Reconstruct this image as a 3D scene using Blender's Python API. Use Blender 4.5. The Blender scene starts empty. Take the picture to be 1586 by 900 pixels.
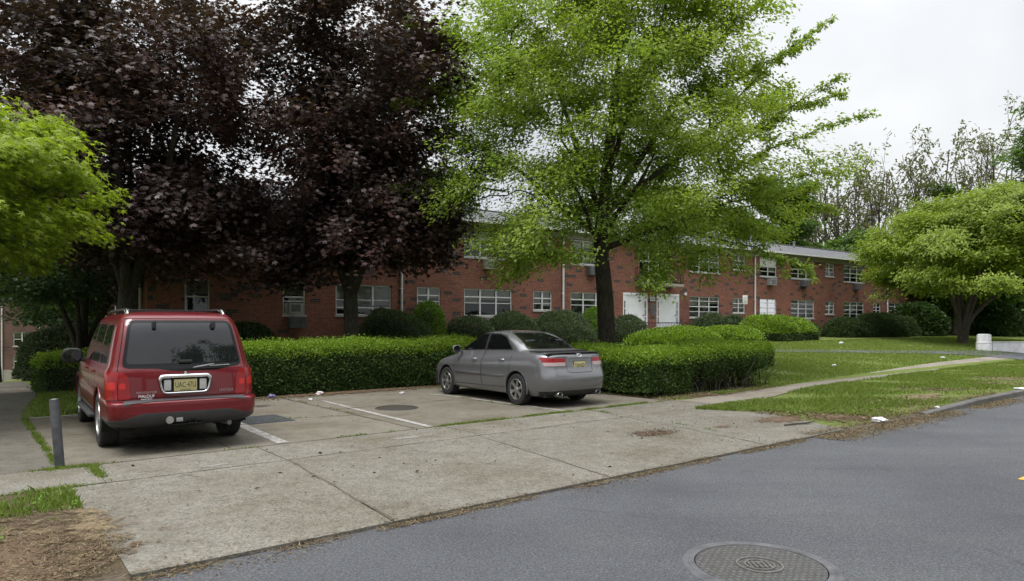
import bpy, bmesh, math, random
import numpy as np
from mathutils import Vector, Matrix
R = math.radians
scene = bpy.context.scene
COL = scene.collection

# ------------------------------------------------------------------ camera
PW, PH, FPX, HY, EYE = 1586.0, 900.0, 1070.0, 500.0, 1.75
cam_data = bpy.data.cameras.new('camera')
cam = bpy.data.objects.new('camera', cam_data); COL.objects.link(cam)
cam.location = (0, 0, EYE); cam.rotation_euler = (R(90), 0, 0)
cam_data.sensor_width = 36.0; cam_data.lens = 36.0 * FPX / PW
cam_data.shift_y = (HY - PH / 2) / PW
cam_data.clip_end = 3000.0; cam_data.clip_start = 0.05
scene.camera = cam

# ------------------------------------------------------------------ overcast sky and a broad weak sun
SUN_EL, SUN_ROT = R(68), R(215)
world = bpy.data.worlds.new('World'); scene.world = world; world.use_nodes = True
wn, wl = world.node_tree.nodes, world.node_tree.links
wn.clear()
sky = wn.new('ShaderNodeTexSky'); sky.sky_type = 'NISHITA'; sky.sun_disc = False
sky.sun_elevation = SUN_EL; sky.sun_rotation = SUN_ROT
sky.air_density = 1.2; sky.dust_density = 4.0; sky.ozone_density = 1.0
hsv = wn.new('ShaderNodeHueSaturation'); hsv.inputs['Saturation'].default_value = 0.12
tc = wn.new('ShaderNodeTexCoord')
cl = wn.new('ShaderNodeTexNoise'); cl.inputs['Scale'].default_value = 2.2; cl.inputs['Detail'].default_value = 5; cl.inputs['Roughness'].default_value = .5
cr = wn.new('ShaderNodeValToRGB')
cr.color_ramp.elements[0].position = .34; cr.color_ramp.elements[0].color = (7.4, 7.7, 8.4, 1)
cr.color_ramp.elements[1].position = .62; cr.color_ramp.elements[1].color = (10.4, 10.6, 10.8, 1)
mixw = wn.new('ShaderNodeMix'); mixw.data_type = 'RGBA'; mixw.inputs[0].default_value = .85
bg = wn.new('ShaderNodeBackground'); bg.inputs['Strength'].default_value = 0.10
wo = wn.new('ShaderNodeOutputWorld')
wl.new(sky.outputs[0], hsv.inputs['Color']); wl.new(tc.outputs['Generated'], cl.inputs['Vector'])
wl.new(cl.outputs['Fac'], cr.inputs['Fac'])
wl.new(hsv.outputs[0], mixw.inputs[6]); wl.new(cr.outputs[0], mixw.inputs[7])
# overcast: the cloud is far brighter overhead than towards the horizon
sep = wn.new('ShaderNodeSeparateXYZ'); wl.new(tc.outputs['Generated'], sep.inputs[0])
grd = wn.new('ShaderNodeMapRange'); grd.inputs['From Min'].default_value = 0.0; grd.inputs['From Max'].default_value = 1.0
grd.inputs['To Min'].default_value = .55; grd.inputs['To Max'].default_value = 2.2
pw4 = wn.new('ShaderNodeMath'); pw4.operation = 'POWER'; pw4.inputs[1].default_value = 4.0; pw4.use_clamp = True
wl.new(sep.outputs['Z'], pw4.inputs[0]); wl.new(pw4.outputs[0], grd.inputs['Value'])
mulw = wn.new('ShaderNodeMix'); mulw.data_type = 'RGBA'; mulw.blend_type = 'MULTIPLY'; mulw.inputs[0].default_value = 1.0
wl.new(mixw.outputs[2], mulw.inputs[6]); wl.new(grd.outputs[0], mulw.inputs[7])
wl.new(mulw.outputs[2], bg.inputs['Color']); wl.new(bg.outputs[0], wo.inputs['Surface'])
sun_data = bpy.data.lights.new('sun', 'SUN'); sun_data.energy = 1.5; sun_data.angle = R(25); sun_data.color = (1, .97, .92)
sun = bpy.data.objects.new('sun', sun_data); COL.objects.link(sun)
sun.rotation_euler = (R(90) - SUN_EL, 0, R(180) - SUN_ROT + R(0))
sun.location = (0, -20, 40)
vs = scene.view_settings
vs.view_transform = 'Standard'; vs.look = 'None'; vs.gamma = 1.0; vs.use_curve_mapping = False
vs.exposure = 0.90
try:
    scene.cycles.max_bounces = 8; scene.cycles.transparent_max_bounces = 12
except Exception:
    pass

# ------------------------------------------------------------------ coordinates
PHI = R(51)
UX, UY = math.sin(PHI), math.cos(PHI)           # along the street
NX, NY = -math.cos(PHI), math.sin(PHI)          # away from the street
def SN(s, n): return (UX * s + NX * n, UY * s + NY * n)
def toSN(x, y): return (UX * x + UY * y, NX * x + NY * y)
def ss(a, b, x):
    t = np.clip((x - a) / (b - a), 0, 1); return t * t * (3 - 2 * t)
def terrain(x, y):
    x = np.asarray(x, float); y = np.asarray(y, float)
    s = UX * x + UY * y; n = NX * x + NY * y
    n0 = 16.8 - 6.4 * ss(15.5, 19.0, s)
    z = .85 * (1 - np.exp(-np.maximum(0, n - n0) / 5.5)) * (0.55 + .45 * ss(4, 30, s))
    z = z * ss(1.5, 5.5, s)
    e_ = np.maximum(0, n - 36) * .45
    z = z - 3.7 * ss(23, 58, n) * ss(6.5 + e_, 1.5 + e_, s)
    verge = .085 * ss(14.0, 17.0, s) * ss(10.2, 9.0, n) + .04 * ss(0.2, -1.5, s) * ss(10.2, 9.2, n)
    z = z + verge
    z = np.where(n < 5.375, -0.16, z)
    return z
def tz(x, y): return float(terrain(x, y))
def px(x, Y, z=0.0):
    return Vector(((x - PW / 2) / FPX * Y, Y, z))
def pz(y, Y): return EYE - (y - HY) * Y / FPX      # height of picture row y at distance Y
def gp(x, y):
    """ground point under picture point (x, y)"""
    dx, dz = (x - PW / 2) / FPX, -(y - HY) / FPX
    Y = 3.0
    while Y < 400:
        if EYE + dz * Y <= tz(dx * Y, Y): break
        Y += .05
    return Vector((dx * Y, Y, tz(dx * Y, Y)))
def rot_of(s_dir=0): return PHI

# ------------------------------------------------------------------ object helpers
def link(o, parent=None):
    COL.objects.link(o)
    if parent is not None: o.parent = parent
    return o
def tag(o, label=None, cat=None, group=None, kind=None):
    if label: o['label'] = label
    if cat: o['category'] = cat
    if group: o['group'] = group
    if kind: o['kind'] = kind
    return o
def thing(name, label, cat, loc=(0, 0, 0), rz=0, group=None):
    o = bpy.data.objects.new(name, None); o.empty_display_size = .2
    o.location = loc; o.rotation_euler = (0, 0, rz); link(o)
    return tag(o, label, cat, group)
def sharpen(bm, deg=32):
    lim = R(deg)
    for f in bm.faces: f.smooth = True
    for e in bm.edges:
        e.smooth = not (len(e.link_faces) == 2 and e.calc_face_angle(0) > lim)
def obj(name, bm, mats, parent=None, sharp=32, recalc=True):
    if recalc: bmesh.ops.recalc_face_normals(bm, faces=bm.faces)
    if sharp: sharpen(bm, sharp)
    me = bpy.data.meshes.new(name); bm.to_mesh(me); bm.free()
    for m in (mats if isinstance(mats, (list, tuple)) else [mats]): me.materials.append(m)
    return link(bpy.data.objects.new(name, me), parent)
def mesh_np(name, V, polys_len, polys_idx, mats, parent=None, smooth=False, matidx=None):
    """mesh from numpy arrays: V (n,3), face lengths, flat face vertex indices"""
    me = bpy.data.meshes.new(name)
    V = np.ascontiguousarray(V, np.float32); L = np.ascontiguousarray(polys_len, np.int32); I = np.ascontiguousarray(polys_idx, np.int32)
    me.vertices.add(len(V)); me.vertices.foreach_set('co', V.ravel())
    me.loops.add(len(I)); me.loops.foreach_set('vertex_index', I)
    me.polygons.add(len(L))
    st = np.zeros(len(L), np.int32); st[1:] = np.cumsum(L)[:-1]
    me.polygons.foreach_set('loop_start', st)
    try: me.polygons.foreach_set('loop_total', L)
    except Exception: pass
    if smooth: me.polygons.foreach_set('use_smooth', np.ones(len(L), bool))
    for m in (mats if isinstance(mats, (list, tuple)) else [mats]): me.materials.append(m)
    if matidx is not None: me.polygons.foreach_set('material_index', np.ascontiguousarray(matidx, np.int32))
    me.update(calc_edges=True); me.validate()
    return link(bpy.data.objects.new(name, me), parent)
def box(bm, x0, x1, y0, y1, z0, z1, bevel=0, mi=0):
    r = bmesh.ops.create_cube(bm, size=1)
    vs_ = r['verts']
    for v in vs_:
        v.co = Vector((x0 + (v.co.x + .5) * (x1 - x0), y0 + (v.co.y + .5) * (y1 - y0), z0 + (v.co.z + .5) * (z1 - z0)))
    fs = list({f for v in vs_ for f in v.link_faces})
    for f in fs: f.material_index = mi
    if bevel:
        es = list({e for v in vs_ for e in v.link_edges})
        bmesh.ops.bevel(bm, geom=es, offset=bevel, segments=2, profile=.6, affect='EDGES', material=mi)
    return vs_
def tube(bm, pts, rad, sides=8, cap=True, mi=0):
    pts = [Vector(p) for p in pts]
    n = len(pts)
    rads = rad if isinstance(rad, (list, tuple)) else [rad] * n
    rings = []
    prev = None
    for i, p in enumerate(pts):
        d = (pts[min(i + 1, n - 1)] - pts[max(i - 1, 0)])
        if d.length < 1e-9: d = Vector((0, 0, 1))
        d.normalize()
        a = prev - d * prev.dot(d) if prev is not None else (Vector((1, 0, 0)) if abs(d.x) < .8 else Vector((0, 1, 0))).cross(d)
        a.normalize(); prev = a
        b = d.cross(a)
        rings.append([bm.verts.new(p + (a * math.cos(2 * math.pi * k / sides) + b * math.sin(2 * math.pi * k / sides)) * rads[i]) for k in range(sides)])
    for i in range(n - 1):
        for k in range(sides):
            f = bm.faces.new((rings[i][k], rings[i][(k + 1) % sides], rings[i + 1][(k + 1) % sides], rings[i + 1][k])); f.material_index = mi
    if cap:
        for r in (rings[0][::-1], rings[-1]):
            f = bm.faces.new(r); f.material_index = mi
def lathe(bm, prof, center=(0, 0, 0), axis='Z', sides=24, mi=0, cap=True):
    """prof: list of (radius, height) revolved round an axis"""
    rings = []
    for r, h in prof:
        ring = []
        for k in range(sides):
            a = 2 * math.pi * k / sides
            c, s_ = r * math.cos(a), r * math.sin(a)
            p = {'Z': (c, s_, h), 'X': (h, c, s_), 'Y': (s_, h, c)}[axis]
            ring.append(bm.verts.new((p[0] + center[0], p[1] + center[1], p[2] + center[2])))
        rings.append(ring)
    for i in range(len(rings) - 1):
        for k in range(sides):
            f = bm.faces.new((rings[i][k], rings[i][(k + 1) % sides], rings[i + 1][(k + 1) % sides], rings[i + 1][k])); f.material_index = mi
    for ring, pr in ((rings[0], prof[0]), (rings[-1], prof[-1])):
        if cap and pr[0] > 1e-4:
            f = bm.faces.new(ring); f.material_index = mi
def prism(bm, poly, x0, x1, axis='X', mi=0):
    def P(a, b, h):
        return {'X': (h, a, b), 'Y': (a, h, b), 'Z': (a, b, h)}[axis]
    A = [bm.verts.new(P(a, b, x0)) for a, b in poly]; B = [bm.verts.new(P(a, b, x1)) for a, b in poly]
    fs = [bm.faces.new(A), bm.faces.new(B[::-1])]
    for i in range(len(A)):
        j = (i + 1) % len(A)
        fs.append(bm.faces.new((A[j], A[i], B[i], B[j])))
    for f in fs: f.material_index = mi
def text_obj(name, s, size, mat, parent, loc, rot, depth=.003, width=None):
    cu = bpy.data.curves.new(name, 'FONT'); cu.body = s; cu.size = size; cu.extrude = depth; cu.align_x = 'CENTER'; cu.align_y = 'CENTER'
    t = bpy.data.objects.new(name + '_tmp', cu); COL.objects.link(t)
    dg = bpy.context.evaluated_depsgraph_get()
    me = bpy.data.meshes.new_from_object(t.evaluated_get(dg))
    COL.objects.unlink(t); bpy.data.objects.remove(t)
    if width:
        xs = [v.co.x for v in me.vertices]; w = max(xs) - min(xs)
        for v in me.vertices: v.co.x *= width / w
    me.materials.clear(); me.materials.append(mat)
    o = link(bpy.data.objects.new(name, me), parent)
    o.location = loc; o.rotation_euler = rot
    return o

# ------------------------------------------------------------------ materials
def new_mat(name):
    m = bpy.data.materials.new(name); m.use_nodes = True
    nt = m.node_tree; nt.nodes.clear()
    out = nt.nodes.new('ShaderNodeOutputMaterial')
    return m, nt.nodes, nt.links, out
def pbsdf(N, base=None, rough=.6, metal=0., spec=None, coat=None):
    b = N.new('ShaderNodeBsdfPrincipled')
    if base is not None: b.inputs['Base Color'].default_value = (*base, 1)
    b.inputs['Roughness'].default_value = rough; b.inputs['Metallic'].default_value = metal
    if spec is not None: b.inputs['Specular IOR Level'].default_value = spec
    if coat is not None: b.inputs['Coat Weight'].default_value = coat; b.inputs['Coat Roughness'].default_value = .04
    return b
def tex(N, L, kind, scale, coord='Object', detail=4, rough=.55, vec=None):
    t = N.new({'noise': 'ShaderNodeTexNoise', 'voronoi': 'ShaderNodeTexVoronoi', 'wave': 'ShaderNodeTexWave', 'brick': 'ShaderNodeTexBrick'}[kind])
    t.inputs['Scale'].default_value = scale
    if kind == 'noise': t.inputs['Detail'].default_value = detail; t.inputs['Roughness'].default_value = rough
    if vec is None:
        c = N.new('ShaderNodeTexCoord'); vec = c.outputs[coord]
    L.new(vec, t.inputs['Vector'])
    return t
def ramp(N, L, fac, stops):
    r = N.new('ShaderNodeValToRGB')
    els = r.color_ramp.elements
    while len(els) < len(stops): els.new(.5)
    for e, (p, c) in zip(els, stops):
        e.position = p; e.color = (*c, 1) if len(c) == 3 else c
    L.new(fac, r.inputs['Fac'])
    return r
def mixc(N, L, fac, a, b, mode='MIX'):
    m = N.new('ShaderNodeMix'); m.data_type = 'RGBA'; m.blend_type = mode
    for sock, v in ((0, fac), (6, a), (7, b)):
        if hasattr(v, 'is_linked'): L.new(v, m.inputs[sock])
        elif isinstance(v, (int, float)): m.inputs[sock].default_value = v
        else: m.inputs[sock].default_value = (*v, 1)
    return m.outputs[2]
def bump(N, L, height, strength, dist, bsdf):
    b = N.new('ShaderNodeBump'); b.inputs['Strength'].default_value = strength; b.inputs['Distance'].default_value = dist
    L.new(height, b.inputs['Height']); L.new(b.outputs[0], bsdf.inputs['Normal'])
def simple(name, base, rough=.6, metal=0., var=.12, scale=6., spec=None, coat=None, bmp=0.):
    m, N, L, out = new_mat(name)
    b = pbsdf(N, base, rough, metal, spec, coat)
    t = tex(N, L, 'noise', scale, detail=5)
    lo = tuple(c * (1 - var) for c in base); hi = tuple(min(1, c * (1 + var)) for c in base)
    L.new(ramp(N, L, t.outputs['Fac'], [(.3, lo), (.7, hi)]).outputs[0], b.inputs['Base Color'])
    if bmp: bump(N, L, t.outputs['Fac'], bmp, .02, b)
    L.new(b.outputs[0], out.inputs[0])
    return m
def leaf_mat(name, cols, trans=.3, rough=.45, spec=.35, big=None, bigscale=.35):
    """leaves: each leaf its own tint (random per island), some light through it"""
    m, N, L, out = new_mat(name)
    g = N.new('ShaderNodeNewGeometry')
    k = len(cols)
    r = ramp(N, L, g.outputs['Random Per Island'], [((i + .0) / max(1, k - 1), c) for i, c in enumerate(cols)])
    c = r.outputs[0]
    if big is not None:
        t = tex(N, L, 'noise', bigscale, detail=2)
        f = ramp(N, L, t.outputs['Fac'], [(.45, (0, 0, 0)), (.62, (1, 1, 1))])
        c = mixc(N, L, f.outputs[0], c, mixc(N, L, .6, c, big))
    b = pbsdf(N, None, rough, 0, spec); L.new(c, b.inputs['Base Color'])
    tr = N.new('ShaderNodeBsdfTranslucent')
    tcol = mixc(N, L, 1.0, c, (1.5, 1.6, .7), 'MULTIPLY')
    L.new(tcol, tr.inputs['Color'])
    ms = N.new('ShaderNodeMixShader'); ms.inputs[0].default_value = trans
    L.new(b.outputs[0], ms.inputs[1]); L.new(tr.outputs[0], ms.inputs[2]); L.new(ms.outputs[0], out.inputs[0])
    return m
def glass_mat(name, tint, see=.5, rough=.02, refl=1.5):
    """tinted pane: reflects, and lets part of what is behind it through"""
    m, N, L, out = new_mat(name)
    tr = N.new('ShaderNodeBsdfTransparent'); tr.inputs[0].default_value = (*tint, 1)
    df = N.new('ShaderNodeBsdfDiffuse'); df.inputs[0].default_value = (.012, .013, .014, 1)
    m1 = N.new('ShaderNodeMixShader'); m1.inputs[0].default_value = see
    L.new(df.outputs[0], m1.inputs[1]); L.new(tr.outputs[0], m1.inputs[2])
    gl = N.new('ShaderNodeBsdfGlossy'); gl.inputs['Roughness'].default_value = rough
    fr = N.new('ShaderNodeFresnel'); fr.inputs['IOR'].default_value = refl
    m2 = N.new('ShaderNodeMixShader'); L.new(fr.outputs[0], m2.inputs[0])
    L.new(m1.outputs[0], m2.inputs[1]); L.new(gl.outputs[0], m2.inputs[2]); L.new(m2.outputs[0], out.inputs[0])
    return m
def paint_mat(name, base, flake=.3, rough=.35, coat=1.0, dust=.12):
    m, N, L, out = new_mat(name)
    b = pbsdf(N, base, rough, flake, .35, coat)
    t = tex(N, L, 'noise', 3.0, detail=6, rough=.65)
    d = tex(N, L, 'noise', 60.0, detail=2)
    c = mixc(N, L, ramp(N, L, t.outputs['Fac'], [(.4, (0, 0, 0)), (.8, (dust,) * 3)]).outputs[0], base, (.16, .14, .12))
    L.new(c, b.inputs['Base Color'])
    L.new(ramp(N, L, t.outputs['Fac'], [(.3, (rough,) * 3), (.75, (rough + .12,) * 3)]).outputs[0], b.inputs['Roughness'])
    L.new(ramp(N, L, t.outputs['Fac'], [(.3, (.02,) * 3), (.75, (.07,) * 3)]).outputs[0], b.inputs['Coat Roughness'])
    L.new(b.outputs[0], out.inputs[0])
    return m

def brick_mat(name, c1, c2, dark, mortar):
    m, N, L, out = new_mat(name)
    uv = N.new('ShaderNodeUVMap'); v = uv.outputs[0]
    def brick(w, h, mort, off=.5, vec=v):
        t = tex(N, L, 'brick', 1.0, vec=vec)
        t.inputs['Brick Width'].default_value = w; t.inputs['Row Height'].default_value = h
        t.inputs['Mortar Size'].default_value = mort; t.inputs['Mortar Smooth'].default_value = .2; t.offset = off
        t.inputs['Bias'].default_value = 0
        return t
    b1 = brick(.21, .075, .006)
    b1.inputs['Color1'].default_value = (*c1, 1); b1.inputs['Color2'].default_value = (*c2, 1); b1.inputs['Mortar'].default_value = (*mortar, 1)
    # burnt bricks: random dark ones, one brick each, gathered in loose groups
    b2 = brick(.42, .15, .0)
    b2.inputs['Color1'].default_value = (0, 0, 0, 1); b2.inputs['Color2'].default_value = (1, 1, 1, 1)
    sel = ramp(N, L, b2.outputs['Color'], [(.90, (0, 0, 0)), (.915, (1, 1, 1))])
    c = mixc(N, L, sel.outputs[0], b1.outputs['Color'], dark)
    c = mixc(N, L, b1.outputs['Fac'], c, mortar)
    n = tex(N, L, 'noise', .5, vec=v, detail=6, rough=.6)
    st = ramp(N, L, n.outputs['Fac'], [(.3, (.72, .72, .74)), (.5, (1, 1, 1)), (.75, (1.15, 1.1, 1.06))])
    c = mixc(N, L, 1.0, c, st.outputs[0], 'MULTIPLY')
    n2 = tex(N, L, 'noise', 9.0, vec=v, detail=3)
    c = mixc(N, L, 1.0, c, ramp(N, L, n2.outputs['Fac'], [(.3, (.8, .8, .8)), (.7, (1.15, 1.15, 1.15))]).outputs[0], 'MULTIPLY')
    b = pbsdf(N, None, .85, 0, .25); L.new(c, b.inputs['Base Color'])
    bump(N, L, b1.outputs['Fac'], -.4, .01, b)
    L.new(b.outputs[0], out.inputs[0])
    return m

M = {}
M['brick'] = brick_mat('red_brick', (.262, .098, .064), (.19, .070, .047), (.052, .046, .045), (.215, .165, .14))
M['brick_far'] = brick_mat('brown_brick', (.15, .085, .07), (.12, .07, .06), (.08, .05, .05), (.16, .12, .1))
M['white_paint'] = simple('white_paint', (.62, .62, .61), .5, var=.1, scale=3)
M['white_door'] = simple('white_door_paint', (.72, .73, .74), .45, var=.05, scale=2)
M['sill'] = simple('sill_stone', (.42, .41, .39), .8, var=.2, scale=8)
M['soffit'] = simple('soffit_paint', (.30, .28, .24), .7)
M['pane'] = glass_mat('window_glass', (.8, .83, .82), .9, .015, 1.6)
M['screen'] = glass_mat('screened_glass', (.42, .44, .44), .6, .15, 1.4)
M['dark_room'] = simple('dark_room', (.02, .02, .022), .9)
M['black_metal'] = simple('black_metal', (.012, .012, .013), .45, .3)
M['grey_metal'] = simple('grey_metal', (.22, .22, .23), .5, .4, var=.2)
M['ac_metal'] = simple('aged_casing', (.33, .33, .32), .55, .1, var=.2, scale=5)
M['ac_dark'] = simple('dark_casing', (.10, .105, .11), .6, .1, var=.2, scale=5)
def blind_mat():
    m, N, L, out = new_mat('blind_slats')
    c = N.new('ShaderNodeTexCoord')
    w = tex(N, L, 'wave', 12.0, vec=c.outputs['Object']); w.wave_type = 'BANDS'; w.bands_direction = 'Z'
    r = ramp(N, L, w.outputs['Fac'], [(.2, (.42, .41, .36)), (.7, (.66, .64, .57))])
    b = pbsdf(N, None, .7); L.new(r.outputs[0], b.inputs['Base Color']); L.new(b.outputs[0], out.inputs[0])
    return m
M['blind'] = blind_mat()
def shingle_mat():
    m, N, L, out = new_mat('grey_shingles')
    uv = N.new('ShaderNodeUVMap')
    t = tex(N, L, 'brick', 1.0, vec=uv.outputs[0])
    t.inputs['Brick Width'].default_value = .33; t.inputs['Row Height'].default_value = .15; t.inputs['Mortar Size'].default_value = .008
    t.inputs['Color1'].default_value = (.105, .108, .114, 1); t.inputs['Color2'].default_value = (.135, .138, .146, 1); t.inputs['Mortar'].default_value = (.06, .06, .066, 1)
    n = tex(N, L, 'noise', .6, vec=uv.outputs[0], detail=5)
    c = mixc(N, L, 1.0, t.outputs['Color'], ramp(N, L, n.outputs['Fac'], [(.3, (.8, .8, .8)), (.7, (1.12, 1.12, 1.14))]).outputs[0], 'MULTIPLY')
    b = pbsdf(N, None, .9, 0, .2); L.new(c, b.inputs['Base Color']); L.new(b.outputs[0], out.inputs[0])
    return m
M['shingle'] = shingle_mat()
def bark_mat(name, c1, c2, green=None):
    m, N, L, out = new_mat(name)
    co = N.new('ShaderNodeTexCoord'); mp = N.new('ShaderNodeMapping'); mp.inputs['Scale'].default_value = (1, 1, .22)
    L.new(co.outputs['Object'], mp.inputs['Vector'])
    t = tex(N, L, 'noise', 22.0, vec=mp.outputs[0], detail=6, rough=.65)
    c = ramp(N, L, t.outputs['Fac'], [(.35, c1), (.65, c2)]).outputs[0]
    t2 = tex(N, L, 'noise', 1.6, detail=4)
    c = mixc(N, L, ramp(N, L, t2.outputs['Fac'], [(.5, (0, 0, 0)), (.72, (.6, .6, .6))]).outputs[0], c, green or tuple(x * 1.5 for x in c2))
    b = pbsdf(N, None, .9, 0, .15); L.new(c, b.inputs['Base Color']); bump(N, L, t.outputs['Fac'], 1.0, .03, b)
    L.new(b.outputs[0], out.inputs[0])
    return m
M['bark'] = bark_mat('dark_bark', (.022, .019, .016), (.07, .06, .05), (.075, .08, .05))
M['bark_purple'] = bark_mat('maple_bark', (.03, .026, .022), (.085, .075, .062), (.10, .10, .085))
M['bark_grey'] = bark_mat('grey_bark', (.04, .034, .028), (.11, .095, .075), (.13, .125, .10))
M['bark_far'] = bark_mat('brown_bark', (.05, .042, .035), (.11, .095, .08))
M['leaf_purple'] = leaf_mat('purple_leaves', [(.035, .025, .026), (.048, .032, .031), (.070, .042, .038), (.040, .030, .030)], .16, .42, .4, big=(.095, .042, .032), bigscale=.3)
M['leaf_green'] = leaf_mat('spring_green_leaves', [(.135, .19, .022), (.195, .265, .034), (.26, .335, .06), (.155, .215, .026)], .44, .45, .3, big=(.18, .27, .05), bigscale=.4)
M['leaf_lime'] = leaf_mat('lime_maple_leaves', [(.17, .23, .022), (.23, .30, .030), (.29, .355, .05), (.19, .26, .025)], .42, .5, .3)
M['leaf_limefar'] = leaf_mat('lime_maple_leaves_far', [(.13, .19, .02), (.185, .25, .026), (.23, .295, .036), (.15, .21, .022)], .38, .5, .3, big=(.19, .24, .03), bigscale=.3)
M['leaf_mid'] = leaf_mat('mid_green_leaves', [(.05, .095, .016), (.075, .135, .024), (.10, .165, .034)], .35, .5, .3)
M['leaf_dark'] = leaf_mat('dark_green_leaves', [(.022, .045, .013), (.034, .068, .018), (.05, .09, .024)], .25, .45, .35)
M['leaf_sparse'] = leaf_mat('olive_brown_leaves', [(.10, .115, .045), (.125, .13, .06), (.12, .11, .065), (.09, .12, .045)], .35, .55, .25)
M['leaf_yew'] = leaf_mat('yew_needles', [(.028, .050, .018), (.042, .072, .022), (.062, .098, .03)], .2, .5, .3)
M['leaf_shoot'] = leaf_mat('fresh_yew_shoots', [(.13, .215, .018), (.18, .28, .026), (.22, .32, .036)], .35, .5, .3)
M['leaf_azalea'] = leaf_mat('bright_shrub_leaves', [(.07, .14, .02), (.11, .19, .028), (.15, .245, .04)], .35, .5, .3)
M['leaf_juniper'] = leaf_mat('greygreen_needles', [(.045, .068, .036), (.070, .10, .05), (.10, .135, .068)], .2, .6, .2)
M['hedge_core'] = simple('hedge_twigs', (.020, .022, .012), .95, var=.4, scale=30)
M['stem'] = simple('hedge_stems', (.05, .04, .03), .9, var=.3, scale=20)
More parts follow.
